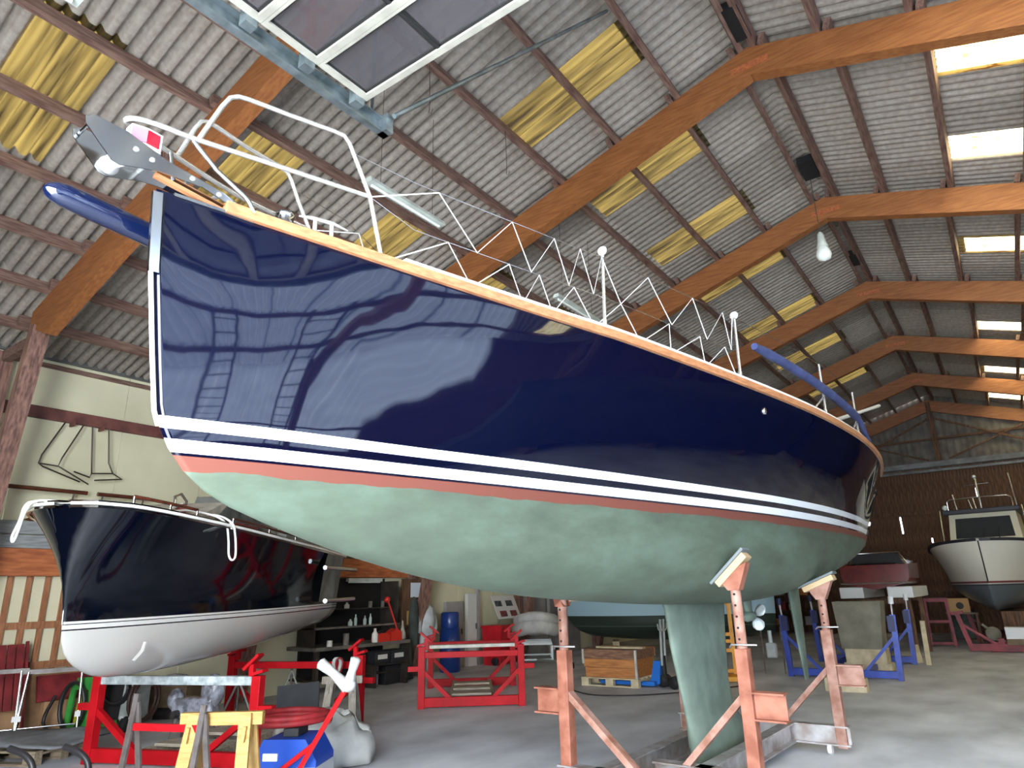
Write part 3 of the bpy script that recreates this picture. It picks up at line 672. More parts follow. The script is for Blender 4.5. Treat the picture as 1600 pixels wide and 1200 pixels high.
# ------------------------------------------------------------------ generic hull lofting and banded paint
def band_paint(name, bands, zfun=0.0, rough=0.08, coat=0.5, spec=0.5, bump=0.0):
    """bands: [(z_from, rgb)] from the bottom up; zfun: rise of the lines per metre of length"""
    m = bpy.data.materials.new(name); m.use_nodes = True; nt = m.node_tree; N = nt.nodes; L = nt.links; b = N['Principled BSDF']
    tc = N.new('ShaderNodeTexCoord'); sx = N.new('ShaderNodeSeparateXYZ'); L.new(tc.outputs['Object'], sx.inputs[0])
    mu = N.new('ShaderNodeMath'); mu.operation = 'MULTIPLY_ADD'; mu.inputs[1].default_value = -zfun; L.new(sx.outputs['Y'], mu.inputs[0]); L.new(sx.outputs['Z'], mu.inputs[2])
    za, zb = bands[0][0]-0.05, bands[-1][0]+0.3
    mr = N.new('ShaderNodeMapRange'); mr.inputs[1].default_value = za; mr.inputs[2].default_value = zb; L.new(mu.outputs[0], mr.inputs[0])
    rp = N.new('ShaderNodeValToRGB'); cr = rp.color_ramp; cr.interpolation = 'CONSTANT'
    while len(cr.elements) > 1: cr.elements.remove(cr.elements[-1])
    cr.elements[0].position = 0; cr.elements[0].color = lin(bands[0][1])+(1,)
    for z, c in bands[1:]: e = cr.elements.new((z-za)/(zb-za)); e.color = lin(c)+(1,)
    L.new(mr.outputs[0], rp.inputs[0]); L.new(rp.outputs[0], b.inputs['Base Color'])
    b.inputs['Roughness'].default_value = rough; b.inputs['Coat Weight'].default_value = coat; b.inputs['Coat Roughness'].default_value = 0.03; b.inputs['Specular IOR Level'].default_value = spec
    if bump:
        wv = N.new('ShaderNodeTexNoise'); wv.inputs['Scale'].default_value = 2.0; wv.inputs['Detail'].default_value = 1; L.new(tc.outputs['Object'], wv.inputs['Vector'])
        bp = N.new('ShaderNodeBump'); bp.inputs['Strength'].default_value = bump; bp.inputs['Distance'].default_value = 0.02; L.new(wv.outputs['Fac'], bp.inputs['Height']); L.new(bp.outputs[0], b.inputs['Normal'])
    setattr(M, name, m); return m
def loft(parent, m, shb, shz, wlb, wlz, prof, send, flare=1.5, nsec=2.2, nu=26, nw=9, nb=9, deckm=None, name='hull'):
    """half-breadth curves at deck edge and waterline, keel profile; local x = port, y = aft"""
    s0s, s0w = shb[0][0], wlb[0][0]; rows = []; dk = []
    for i in range(nu+1):
        u = (i/nu)**1.5; h = []
        for k in range(nw):
            w_ = k/nw; s0 = lerp(s0s, s0w, w_); s = s0+(send-s0)*u
            bs = max(0, spl(s0s+(send-s0s)*u, shb)); bw = max(0, spl(s0w+(send-s0w)*u, wlb))
            h.append((bw+(bs-bw)*(1-w_)**flare, s, lerp(spl(s, shz), spl(s, wlz), w_)))
        s = s0w+(send-s0w)*u; bw = max(0, spl(s, wlb)); zw = spl(s, wlz); zc = spl(s, prof)
        for k in range(nb+1):
            t = PI/2*k/nb; h.append((bw*math.cos(t)**(2/nsec) if k < nb else 0, s, zw-(zw-zc)*math.sin(t)**(2/nsec)))
        rows.append(h+[(-b, y, z) for b, y, z in reversed(h[:-1])])
        dk.append([(h[0][0]*t, h[0][1], h[0][2]-0.01+0.05*(1-t*t)*min(1, h[0][0])) for t in (1, 0.5, 0, -0.5, -1)])
    g = MB().grid(rows, True); g.add(rows[-1], [tuple(range(len(rows[-1])))])
    o = g.build(name, m, parent)
    bm = bmesh.new(); bm.from_mesh(o.data); bmesh.ops.remove_doubles(bm, verts=bm.verts, dist=0.0008); bmesh.ops.recalc_face_normals(bm, faces=bm.faces); bm.to_mesh(o.data); bm.free()
    if deckm: MB().grid(dk, True).build('deck', deckm, parent)
    return o
def edge_strip(parent, name, shb, shz, ss, o0, o1, z0, z1, m, sides=(1, -1)):
    for sg in sides:
        rows = []
        for s in ss:
            b = max(0, spl(s, shb)); z = spl(s, shz)
            rows.append([((b+o)*sg, s-(0.02+o if b < 0.3 else 0), z+q) for o, q in ((o0, z0), (o1, z0), (o1, z1), (o0, z1))])
        MB().grid(rows, False, closeu=True).add(rows[-1], [(0, 1, 2, 3)]).build(name, m, parent)

# ------------------------------------------------------------------ navy motorboat on the left
mat('chrome', (225, 226, 226), 0.12, metal=1.0)
mat('varnish_wood', (96, 46, 30), 0.2, vscale=6, rgb2=(66, 30, 20), coat=0.5, stretch=(6, 1, 6))
mat('dark_tube', (70, 62, 56), 0.3, metal=0.6)
mat('canvas_grey', (132, 134, 130), 0.7, vscale=4, rgb2=(104, 106, 102), bump=0.3, bscale=9)
mat('canvas_beige', (186, 180, 166), 0.8, vscale=5, rgb2=(150, 144, 132))
mat('vinyl_clear', (120, 128, 126), 0.12, vscale=3, rgb2=(64, 70, 70), coat=0.3)
mat('cushion_red', (150, 46, 40), 0.6, vscale=5, rgb2=(110, 28, 26))
band_paint('motorboat_paint', [(0.8, (186, 183, 178)), (1.385, (24, 20, 30)), (1.394, (204, 202, 198)), (1.430, (24, 20, 30)), (1.438, (208, 206, 202)), (1.46, (3, 7, 18))], 0.012, rough=0.07, bump=0.12, coat=0.0)
mat('plank_bottom', (196, 193, 188), 0.4)
mbt = thing('motorboat', 'dark navy motorboat with white bottom and rounded bow on red cradle', 'motorboat', (-6.613, 2.635, 0), math.radians(33.4))
mshb = [(-0.20, 0.0), (-0.185, 0.12), (-0.15, 0.26), (-0.06, 0.42), (0.1, 0.54), (0.4, 0.66), (1.2, 0.82), (2.2, 0.91), (3.6, 0.93), (5.4, 0.84)]
mshz = [(-0.2, 2.43), (0.4, 2.385), (1.2, 2.345), (2.4, 2.30), (3.8, 2.27), (5.4, 2.25)]
mwlb = [(0.0, 0.0), (0.2, 0.10), (0.56, 0.235), (1.2, 0.40), (2.0, 0.56), (3.2, 0.70), (5.4, 0.74)]
mwlz = [(0.0, 1.455), (5.4, 1.52)]
mprof = [(0.0, 1.455), (0.012, 1.37), (0.06, 1.24), (0.21, 1.11), (0.43, 1.01), (0.67, 0.955), (1.2, 0.93), (2.5, 0.95), (4.0, 1.03), (5.4, 1.14)]
loft(mbt, M.motorboat_paint, mshb, mshz, mwlb, mwlz, mprof, 5.4, flare=2.0, nsec=2.0, deckm=M.gelcoat_white, nu=30)
ms = [-0.195, -0.18, -0.15, -0.1, -0.03, 0.06, 0.2, 0.4]+[0.6+0.4*k for k in range(13)]
edge_strip(mbt, 'rubbing_strake', mshb, mshz, ms, -0.01, 0.022, -0.035, -0.018, M.chrome)
edge_strip(mbt, 'deck_edge', mshb, mshz, ms, -0.05, 0.03, -0.012, 0.012, M.gelcoat_white)
edge_strip(mbt, 'cap_rail', mshb, mshz, ms, -0.06, 0.012, 0.014, 0.030, M.chrome)
MB().tube([(0, 0.003, 1.44), (0, -0.03, 1.78), (0, -0.075, 2.1), (0, -0.155, 2.36)], 0.008, 6).build('stem_band', M.chrome, mbt)
MB().grid([[(0.30, 0.60, 1.10), (0.335, 0.66, 1.18), (0.33, 0.70, 1.25)], [(0.335, 0.575, 1.10), (0.375, 0.635, 1.18), (0.36, 0.69, 1.25)]], False).build('bow_grille', M.plank_bottom, mbt, solid=0.01)
# varnished hand rails on chrome feet along the foredeck
for sg, s0, s1 in ((1, 0.05, 0.75), (1, 1.35, 3.0)):
    pts = [((max(0, spl(lerp(s0, s1, t), mshb))-0.07)*sg, lerp(s0, s1, t), spl(lerp(s0, s1, t), mshz)+0.10) for t in (0, 0.25, 0.5, 0.75, 1)]
    r = MB().tube(pts, 0.016, 8).build('hand_rail', M.varnish_wood, mbt)
    for k in (0, 2, 4): MB().tube([(pts[k][0], pts[k][1], pts[k][2]-0.09), pts[k]], 0.012, 8).build('rail_foot', M.chrome, r)
# windlass, cleats and cabin front
wl_ = MB().lathe([(0.09, 0), (0.09, 0.05), (0.055, 0.09), (0.075, 0.15), (0.06, 0.18), (0.0, 0.19)], 14, (0.38, 0.95, 2.37)).build('windlass', M.cushion_red, mbt)
MB().tube([(0.38, 0.86, 2.48), (0.38, 0.83, 2.62), (0.38, 0.95, 2.66), (0.38, 1.07, 2.60), (0.38, 1.04, 2.46)], 0.014, 6).build('windlass_bail', M.chrome, mbt)
cb = MB(); cb.prism([(0.75, 2.36), (1.5, 2.64), (5.2, 2.60), (5.2, 2.2), (0.75, 2.2)], -0.6, 0.6, 'x'); cb.build('cabin', M.canvas_beige, mbt, bevel=0.02)
MB().prism([(1.2, 2.40), (1.55, 2.62), (3.0, 2.60), (3.0, 2.36)], 0.602, 0.615, 'x').build('cabin_window', M.vinyl_clear, mbt)
MB().prism([(3.0, 2.30), (3.4, 3.0), (5.0, 2.95), (5.3, 2.28)], -0.72, 0.72, 'x').build('canopy', M.canvas_grey, mbt, bevel=0.03)
MB().prism([(3.25, 2.42), (3.5, 2.92), (4.9, 2.86), (5.1, 2.42)], 0.722, 0.735, 'x').build('canopy_window', M.vinyl_clear, mbt)
MB().box(0.35, 0.62, 1.7, 2.4, 2.36, 2.46).build('deck_cushion', M.cushion_red, mbt, bevel=0.03)
for z, s0, s1 in ((2.02, 4.05, 5.75), (1.56, 4.15, 5.7)):
    MB().tube([(spl(s0, mshb)+0.03, s0, z), (0.93, s1, z+0.02)], 0.03, 10).build('side_tube', M.chrome, mbt)
# limp canvas hanging over the quarter
cv = MB(); rows = []
for i in range(13):
    t = i/12; s = 4.35+1.0*t; row = []
    for k in range(9):
        q = k/8; bb = lerp(spl(s, mshb), spl(s, mwlb), q**0.8)+0.03+0.025*math.sin(9*t+2.2*q)*q
        row.append((bb, s+0.12*q-0.12, lerp(2.25, 1.55, q)))
    rows.append(row)
cv.grid(rows).build('side_canvas', M.canvas_grey, mbt)
# mooring ropes
def rope(pts, label, r=0.011, m=None, n=5, name='mooring_rope', cat='rope'):
    c = Vector(pts[0]); o = MB().tube([p-c for p in smooth_path(pts, n)], r, 7).build(name, m or M.rope_white); o.location = c; return tag(o, label, cat)
def mw(b, s, z):
    a = math.radians(33.4); return (-6.613+b*math.cos(a)-s*math.sin(a), 2.635+b*math.sin(a)+s*math.cos(a), z)
rope([mw(-0.05, 0.0, 2.45), mw(-0.30, -0.16, 2.46), mw(-0.36, -0.20, 2.42), mw(-0.375, -0.21, 2.30), mw(-0.40, -0.23, 2.16), mw(-0.39, -0.22, 2.12), mw(-0.35, -0.24, 2.2), mw(-0.30, -0.25, 2.40), mw(-0.22, -0.22, 2.46), mw(-0.05, -0.02, 2.46)], 'white rope hanging in a bight over the navy motorboat bow tip')
rope([mw(0.52, 0.60, 2.44), mw(0.56, 0.80, 2.47), mw(0.70, 1.05, 2.44), mw(0.80, 1.12, 2.36), mw(0.83, 1.15, 2.2), mw(0.84, 1.17, 2.05), mw(0.86, 1.21, 2.0), mw(0.87, 1.26, 2.05), mw(0.86, 1.23, 2.25), mw(0.83, 1.18, 2.38), mw(0.66, 1.15, 2.46), mw(0.48, 1.0, 2.44)], 'white rope loop hanging down the navy motorboat side below its windlass')
rope([mw(0.40, 0.95, 2.56), mw(0.44, 0.6, 2.45), mw(0.50, 0.35, 2.425), mw(0.47, 0.22, 2.42), mw(0.52, 0.18, 2.425), mw(0.54, 0.28, 2.425)], 'white rope led along the foredeck from the red windlass', r=0.012)

# ------------------------------------------------------------------ red steel cradles
mat('cradle_red', (186, 16, 28), 0.5, vscale=4, rgb2=(160, 10, 20), spec=0.2)
mat('cradle_red_dark', (148, 48, 56), 0.55, vscale=5, rgb2=(112, 34, 42))
mat('plank_white', (200, 200, 190), 0.6, vscale=6, rgb2=(172, 168, 158))
mat('plank_wrapped', (196, 204, 206), 0.35, vscale=12, rgb2=(140, 150, 152), bump=0.5, bscale=18)
mat('plank_weathered', (176, 166, 150), 0.8, vscale=6, rgb2=(140, 128, 112), stretch=(1, 8, 8))
def red_cradle(label, loc, rz, wd, dp, h, m, plank, front_top=None, t=0.10):
    """two braced end frames joined by long beams; local x across, y back"""
    c = thing('boat_cradle', label, 'boat cradle', loc, rz)
    for j, y in enumerate((0, dp)):
        for sg in (-1, 1):
            x = sg*wd/2
            MB().box(x-t/2, x+t/2, y-t/2, y+t/2, 0, h-0.0).build('post', m, c, bevel=0.005)
            MB().bar((x, y, h*0.62), (sg*wd*0.21, y, 0.12), t*0.6, t*0.6, up=(0, 1, 0)).build('brace', m, c)
            MB().box(min(x, x+sg*0.2), max(x, x+sg*0.2), y-0.04, y+0.04, h*0.60, h*0.68).build('side_stub', m, c)
            MB().bar((x-0.07, y, h+0.01), (x+0.07, y, h+0.05), 0.10, 0.03).build('post_cap', m, c)
        MB().box(-wd/2+t/2, wd/2-t/2, y-t/2+0.01, y+t/2-0.01, 0.02, 0.15).build('bottom_beam', m, c, bevel=0.005)
        zt = h-0.005 if (front_top and j == 0) else h-0.08
        MB().box(-wd/2+t/2, wd/2-t/2, y-t/2+0.01, y+t/2-0.01, zt-0.085, zt).build('top_beam', front_top if (front_top and j == 0) else m, c, bevel=0.005)
        for sg in (-1, 1):
            pd_ = MB(); q = Vector((sg*wd*0.46, y, h+0.03)); d = Vector((-0.75*sg, 0, -0.66)) if j == 0 else Vector((-0.8*sg, 0, -0.6))
            pd_.bar(q+Vector((0, 0, 0.10))+d*0.11, q+Vector((0, 0, 0.10))-d*0.11, 0.10, 0.03); pd_.build('tilting_pad', m, c)
            MB().box(q.x-0.025, q.x+0.025, y-0.025, y+0.025, h-0.05, h+0.11).build('pad_stem', m, c)
    for x in (-wd*0.21, wd*0.21): MB().box(x-0.03, x+0.03, 0.05, dp-0.05, 0.03, 0.13).build('long_beam', M.plank_weathered if plank else m, c)
    for k in range(3): MB().box(-wd*0.2, wd*0.2, 0.25+dp*0.27*k, 0.25+dp*0.27*k+0.28, 0.13, 0.16).build('plank', M.plank_weathered, c)
    return c
red_cradle('bright red steel cradle standing empty mid-shed with white plank on top', (-6.94, 8.49, 0), math.atan2(0.63, 0.775), 1.50, 2.3, 0.86, M.cradle_red, True)
o = MB().bar((-0.66, 0, 0), (0.66, 0, 0.0), 0.16, 0.045).build('plank', M.plank_white); at(o, (-7.02, 8.62, 0.845), math.atan2(0.63, 0.775)); tag(o, 'white painted plank lying across the empty red cradle', 'plank')
red_cradle('bright red steel cradle under the navy motorboat bow', (-7.38, 4.13, 0), math.atan2(0.37, 0.93), 1.95, 2.3, 0.86, M.cradle_red, True, M.plank_wrapped)
# ------------------------------------------------------------------ overhead: open sectional door, track, lamps
mat('door_frame', (172, 170, 158), 0.4, vscale=6, rgb2=(150, 148, 138))
mat('door_glass', (86, 84, 88), 0.06, spec=0.5, coat=0.3, alpha=0.6)
mat('gasket', (26, 26, 26), 0.7)
DZO = 5.0
dr = setting('door_1', 'open sectional door with dark panes running under the roof')
for k in range(9):
    ya = 2.65-0.43*(k+1); yb = 2.65-0.43*k
    pn = B(-3.10, 1.25, yb-0.05, yb, DZO-0.03, DZO+0.03).build('door_rail', M.door_frame, dr, bevel=0.004)
    B(-3.10, 1.25, ya, ya+0.02, DZO-0.03, DZO+0.03).build('door_rail', M.door_frame, dr)
    for x in (-3.10, 1.20): B(x, x+0.05, ya+0.02, yb-0.05, DZO-0.03, DZO+0.03).build('door_stile', M.door_frame, dr)
    for x in (-2.37, -1.65, -0.93, -0.21, 0.51): B(x-0.012, x+0.012, ya+0.02, yb-0.05, DZO-0.022, DZO+0.022).build('glazing_bar', M.gasket, dr)
    for xa, xb in ((-3.05, -2.382), (-2.358, -1.662), (-1.638, -0.942), (-0.918, -0.222), (-0.198, 0.498), (0.522, 1.20)):
        p_ = B(xa, xb, ya+0.02, yb-0.05, DZO-0.006, DZO+0.006).build('pane', M.door_glass, dr)
        g = MB()
        for q in ((xa, xa+0.012, ya+0.02, yb-0.05), (xb-0.012, xb, ya+0.02, yb-0.05), (xa, xb, ya+0.02, ya+0.034), (xa, xb, yb-0.068, yb-0.05)): g.box(*q, DZO-0.016, DZO-0.006)
        g.build('gasket', M.gasket, p_)
    B(-3.17, -3.10, yb-0.10, yb-0.02, DZO-0.08, DZO+0.06).build('roller_bracket', M.galvanised, dr)
tk = setting('trim_1', 'galvanised door track')
for x in (-3.24, 1.32):
    B(x, x+0.06, Y0, 2.95, DZO-0.10, DZO-0.085).build('track_lip', M.galvanised, tk)
    B(x, x+0.012, Y0, 2.95, DZO-0.085, DZO+0.02).build('track_web', M.galvanised, tk)
    B(x, x+0.06, Y0, 2.95, DZO+0.02, DZO+0.03).build('track_lip', M.galvanised, tk)
    B(x, x+0.10, 2.88, 2.95, DZO-0.1, DZO+0.05).build('end_plate', M.galvanised, tk)
    for yy in (0.6, 2.8): MB().bar((x+0.03, yy, DZO+0.03), (x+0.03, yy, ZR-SLP*abs(x-XR)-0.14), 0.03, 0.008).build('hanger', M.galvanised, tk)
MB().tube([(-3.1, 2.92, 5.02), (-2.36, 5.2, 7.45)], 0.02, 8).build('stay', M.galvanised, tk)
# tube lamps and a pendant bulb
mat('lamp_shell', (206, 214, 206), 0.4, vscale=5, rgb2=(178, 186, 178))
mat('lamp_tube', (232, 238, 232), 0.3)
mat('wire_dark', (74, 62, 54), 0.6)
def tube_lamp(label, x, ya, yb, z):
    t = thing('tube_lamp', label, 'lamp', (x, (ya+yb)/2, z), 0, 'tube lamps under the roof'); h = (yb-ya)/2
    MB().prism([(-0.055, 0.0), (0.055, 0.0), (0.035, 0.05), (-0.035, 0.05)], -h, h, 'y').build('housing', M.lamp_shell, t)
    MB().tube([(0, -h+0.05, -0.02), (0, h-0.05, -0.02)], 0.016, 8).build('tube', M.lamp_tube, t)
    for q in (-h*0.7, h*0.7): MB().tube([(0, q, 0.05), (0, q, ZR-SLP*abs(x-XR)-0.13-z)], 0.004, 4).build('hanging_wire', M.wire_dark, t)
    return t
tube_lamp('grey fluorescent tube lamp hanging over the pulpit', -4.45, 3.87, 4.97, 5.53)
tube_lamp('grey fluorescent tube lamp further back behind the netting', -4.45, 7.35, 8.55, 5.53)
tube_lamp('grey tube lamp at the top left corner above the track', -4.35, 0.1, 1.22, 5.45)
pb = thing('pendant_lamp', 'white pendant bulb hanging on a wire from the ridge', 'lamp', (-1.4, 10.02, 6.42))
MB().tube([(0, 0, 0.22), (0, 0, 0.75), (0, 0, 1.15)], 0.006, 5).build('wire', M.wire_dark, pb)
MB().lathe([(0.02, 0.24), (0.045, 0.2), (0.06, 0.08), (0.08, 0.0), (0.085, -0.02)], 14).build('holder', M.lamp_shell, pb)
MB().lathe([(0.05, 0.0), (0.09, -0.06), (0.11, -0.14), (0.085, -0.21), (0.0, -0.24)], 14).build('bulb', M.lamp_tube, pb)
for k, (x, y, lab) in enumerate(((-4.0, 4.25, 'thin wire hook hanging from a purlin left of the tube lamp'), (-4.0, 5.6, 'thin wire hook hanging from a purlin above the lifelines'))):
    z = ZR-SLP*abs(x-XR)-0.13
    o = MB().tube([(0, 0, 0), (0.01, 0, -0.5), (0.0, 0, -0.62), (0.03, 0, -0.65), (0.05, 0, -0.60)], 0.004, 5).build('wire_hook', M.wire_dark); at(o, (x, y, z)); tag(o, lab, 'hook')

# ------------------------------------------------------------------ left wall things
# a stainless pulpit frame hung on the wall rail
wp = thing('rail_frame', 'bent stainless rail frame hanging on the cream wall', 'rail', (-10.78, 4.2, 0))
for pts in ([(0, -0.30, 4.13), (0, -0.52, 3.62), (0, -0.54, 3.5), (0, -0.48, 3.46), (0, 0.02, 3.30)], [(0.05, -0.07, 4.13), (0.05, -0.28, 3.6), (0.05, -0.31, 3.48), (0.05, 0.12, 3.27)], [(0, 0.07, 4.13), (0, 0.13, 3.65), (0, 0.16, 3.44), (0, 0.14, 3.38), (0, -0.08, 3.44)], [(0.03, 0.29, 4.13), (0.03, 0.36, 3.62), (0.03, 0.44, 3.47), (0.03, 0.58, 3.40), (0.03, 0.20, 3.34)], [(0.0, 0.16, 3.44), (0.03, 0.44, 3.47)], [(0, -0.54, 3.5), (0.05, -0.31, 3.48)]):
    MB().tube([Vector(p) for p in pts], 0.011, 6).build('rail_tube', M.dark_tube, wp)
for yy, lab in ((-0.2, 0), (0.2, 0)): MB().box(-0.12, 0.02, yy, yy+0.03, 4.10, 4.16).build('hook', M.rail_red, wp)
# varnished rails on brackets
for ya, yb, lab in ((2.6, 4.32, 'long varnished wooden rail on chrome brackets on the cream wall'), (4.46, 5.2, 'short varnished wooden rail on chrome brackets beside the motorboat bow')):
    t = thing('wall_rail_bar', lab, 'rail', (-10.72, ya, 3.14)); L_ = yb-ya
    MB().tube([(0, 0, 0), (0, L_, 0.0)], 0.03, 8).build('bar', M.varnish_wood, t)
    for q in (0.1*L_, 0.9*L_): MB().tube([(-0.16, q, -0.1), (-0.02, q, -0.1), (0, q, -0.01)], 0.016, 6).build('bracket', M.chrome, t)
mat('plank_grey', (150, 154, 154), 0.7, vscale=5, rgb2=(122, 126, 128), stretch=(8, 1, 8))
for z, dx, lab in ((2.345, 0.0, 'lower grey plank stored on the orange wall beam'), (2.53, 0.02, 'upper grey plank stored on the orange wall beam')):
    o = B(-10.87+dx, -10.80+dx, 1.8, 5.6, z, z+0.17).build('plank', M.plank_grey); tag(o, lab, 'plank')
for k, (y, z, lab) in enumerate(((3.6, 2.72, 'dark red shaped board above the grey planks'), (3.75, 2.79, 'second dark red shaped board above the grey planks'))):
    o = MB().prism([(0, 0), (0.1, 0.04), (0.35, 0.05), (0.62, 0.02), (0.4, -0.015), (0.1, -0.015)], -0.02, 0.02, 'x').build('shaped_board', M.varnish_wood); at(o, (-10.8+0.03*k, y, z)); tag(o, lab, 'board')
# ------------------------------------------------------------------ clutter on the left and in the foreground
mat('mat_grey', (128, 131, 136), 0.8, vscale=7, rgb2=(108, 110, 114), bump=0.3, bscale=14)
mat('pallet_wood', (150, 134, 112), 0.8, vscale=6, rgb2=(112, 98, 80), stretch=(1, 8, 8))
mat('ply_brown', (176, 138, 100), 0.7, vscale=4, rgb2=(140, 104, 72))
mat('slat_red', (138, 44, 48), 0.5, vscale=6, rgb2=(104, 30, 34))
mat('hose_black', (34, 32, 34), 0.45)
mat('hose_brown', (66, 44, 38), 0.5)
mat('green_paint', (60, 148, 62), 0.45, vscale=6, rgb2=(44, 118, 50))
mat('machine_grey', (176, 182, 178), 0.45, vscale=6, rgb2=(146, 152, 148))
mat('pine', (184, 146, 80), 0.6, vscale=5, rgb2=(158, 120, 60), stretch=(1, 8, 8))
mat('pine_dark', (196, 160, 96), 0.65, vscale=5, rgb2=(168, 132, 74))
mat('steel_old', (118, 112, 110), 0.5, metal=0.5, vscale=8, rgb2=(92, 84, 80))
mat('wrap_film', (168, 172, 186), 0.22, vscale=9, rgb2=(104, 104, 112), bump=0.8, bscale=16, coat=0.3)
mat('engine_dark', (58, 54, 52), 0.5, metal=0.3, vscale=9, rgb2=(34, 30, 28))
mat('box_brown', (128, 108, 82), 0.7, vscale=5, rgb2=(96, 80, 60))
mat('tarp_white', (186, 186, 180), 0.6, vscale=4, rgb2=(158, 158, 152), bump=0.4, bscale=7)
mat('vac_blue', (24, 66, 158), 0.45, spec=0.3)
mat('vac_grey', (172, 176, 180), 0.45)
mat('hose_red', (138, 34, 38), 0.6, vscale=9, rgb2=(110, 24, 28), spec=0.3)
mat('black_board', (44, 46, 50), 0.6, vscale=5, rgb2=(34, 36, 40))
mat('jack_red', (196, 20, 24), 0.4, spec=0.3)
mat('foam_white', (164, 164, 160), 0.8, bump=0.3, bscale=20)
mat('wood_grey', (160, 152, 140), 0.8, vscale=6, rgb2=(128, 120, 108), stretch=(8, 8, 1))
mat('rubber', (30, 30, 32), 0.7)

def pallet(t, L=1.2, W=0.8, m=None):
    m = m or M.pallet_wood
    for k in range(5): B(-L/2, L/2, -W/2+k*(W-0.1)/4, -W/2+k*(W-0.1)/4+0.1, 0.122, 0.144).build('deck_board', m, t)
    for k in range(3):
        y = -W/2+k*(W-0.1)/2
        B(-L/2, L/2, y, y+0.1, 0, 0.022).build('base_board', m, t)
        for x in (-L/2, -0.07, L/2-0.14): B(x, x+0.14, y, y+0.1, 0.022, 0.1).build('block', m, t)
    for x in (-L/2, -0.07, L/2-0.14): B(x, x+0.14, -W/2, W/2, 0.1, 0.122).build('stringer', m, t)
p_ = thing('pallet', 'weathered wooden pallet under the grey mat at lower left', 'pallet', (-9.35, 3.50, 0), math.radians(25)); pallet(p_)
rows = []
for i in range(15):
    x = -0.95+1.8*i/14; rows.append([(x, -0.46+0.92*k/8, 0.152+0.05*math.exp(-((x-0.1*k+0.2)/0.35)**2)+0.012*math.sin(3*x+k)) for k in range(9)])
o = MB().grid(rows).build('foam_mat', M.mat_grey, solid=0.02); at(o, (-9.35, 3.50, 0.03), math.radians(25)); tag(o, 'thick dark grey mat lying crumpled on the pallet', 'mat')
# chrome trestles and boards at the wall
def chrome_trestle(label, loc, rz, h):
    t = thing('steel_trestle', label, 'trestle', loc, rz)
    for x in (-0.28, 0.28):
        MB().tube([(x*1.15, -0.14, 0), (x, -0.03, h)], 0.014, 8).build('leg', M.chrome, t); MB().tube([(x*1.15, 0.14, 0), (x, 0.03, h)], 0.014, 8).build('leg', M.chrome, t)
        B(x*1.08-0.03, x*1.08+0.03, -0.14, -0.11, 0.28, 0.34).build('tag', M.plastic_white, t)
    MB().bar((-0.36, 0, h), (0.36, 0, h), 0.06, 0.05).build('top_bar', M.steel_old, t)
    MB().tube([(-0.29, -0.12, 0.2), (0.29, -0.12, 0.2)], 0.01, 6).build('stretcher', M.chrome, t)
chrome_trestle('chrome legged trestle standing left behind the grey mat', (-10.24, 3.42, 0), math.radians(66), 0.84)
chrome_trestle('chrome legged trestle standing right behind the grey mat', (-9.98, 4.0, 0), math.radians(66), 0.82)
o = MB().bar((0, -0.75, 0.02), (-0.22, -0.75, 0.72), 1.5, 0.02, up=(1, 0, 0)).build('plywood_sheet', M.ply_brown); o.location = (-10.58, 4.7, 0); tag(o, 'brown plywood sheet leaning against the slatted wall', 'board')
fc = thing('folded_chair', 'dark red slatted folding chair leaning behind the chrome trestles', 'chair', (-10.55, 3.62, 0), 0)
for k in range(6): MB().bar((0.04-0.012*k*0, -0.3+0.1*k, 0.35), (-0.16, -0.3+0.1*k, 1.12), 0.085, 0.02, up=(1, 0, 0)).build('slat', M.slat_red, fc)
for y in (-0.36, 0.28): MB().bar((0.14, y, 0), (-0.18, y, 1.15), 0.03, 0.04, up=(1, 0, 0)).build('frame', M.slat_red, fc)
o = MB().bar((0, 0, 0.42), (-0.12, 0, 0.72), 1.1, 0.03, up=(1, 0, 0)).build('red_board', M.slat_red); o.location = (-10.40, 4.55, 0.0); tag(o, 'low dark red board leaning behind the green hose cart', 'board')
B(-10.50, -10.42, 4.1, 5.0, 0, 0.42).build('board_support', M.ply_brown, None); tag(bpy.data.objects['board_support'], 'brown wooden box front under the dark red board', 'box')

def torus_pts(c, r, n=22, tilt=0.0, ax='x', turns=1, drift=0.0):
    out = []
    for k in range(int(n*turns)+1):
        a = 2*PI*k/n; d = drift*k/n
        p = (d, r*math.cos(a), r*math.sin(a)) if ax == 'x' else ((r*math.cos(a), d, r*math.sin(a)) if ax == 'y' else (r*math.cos(a), r*math.sin(a), d))
        out.append((c[0]+p[0], c[1]+p[1], c[2]+p[2]))
    return out
mat('yellow_paint_cart', (150, 150, 40), 0.5)
hc = thing('hose_cart', 'green hose cart with coils of black hose below the motorboat bow', 'hose cart', (-10.05, 4.60, 0), math.radians(25))
for x_, w_, m_ in ((-0.20, 0.07, M.green_paint), (-0.05, 0.09, M.yellow_paint_cart), (0.08, 0.10, M.green_paint), (0.22, 0.06, M.green_paint)):
    MB().prism([(x_-w_/2, 0.12), (x_+w_/2, 0.12), (x_+w_/2+0.05, 0.64), (x_-w_/2+0.05, 0.66)], -0.29, -0.26, 'y').build('side_strip', m_, hc)
MB().prism([(-0.12, 0.56), (0.32, 0.56), (0.34, 0.72), (-0.10, 0.70)], -0.31, -0.29, 'y').build('top_panel', M.green_paint, hc)
MB().prism([(-0.26, 0.12), (0.26, 0.12), (0.30, 0.62), (-0.28, 0.62)], 0.06, 0.09, 'y').build('back_panel', M.hose_black, hc)
for q in (0.11, 0.15, 0.19): MB().tube([(p[0]*0.62-0.12+q*0.5, p[1], p[2]) for p in torus_pts((0.02-0.8*q+0.1, -0.36-q*0.2, 0.38), 0.25+0.03*math.sin(9*q), 20, ax='y')], 0.022, 7, closed=False).build('hose_coil', M.hose_black, hc)
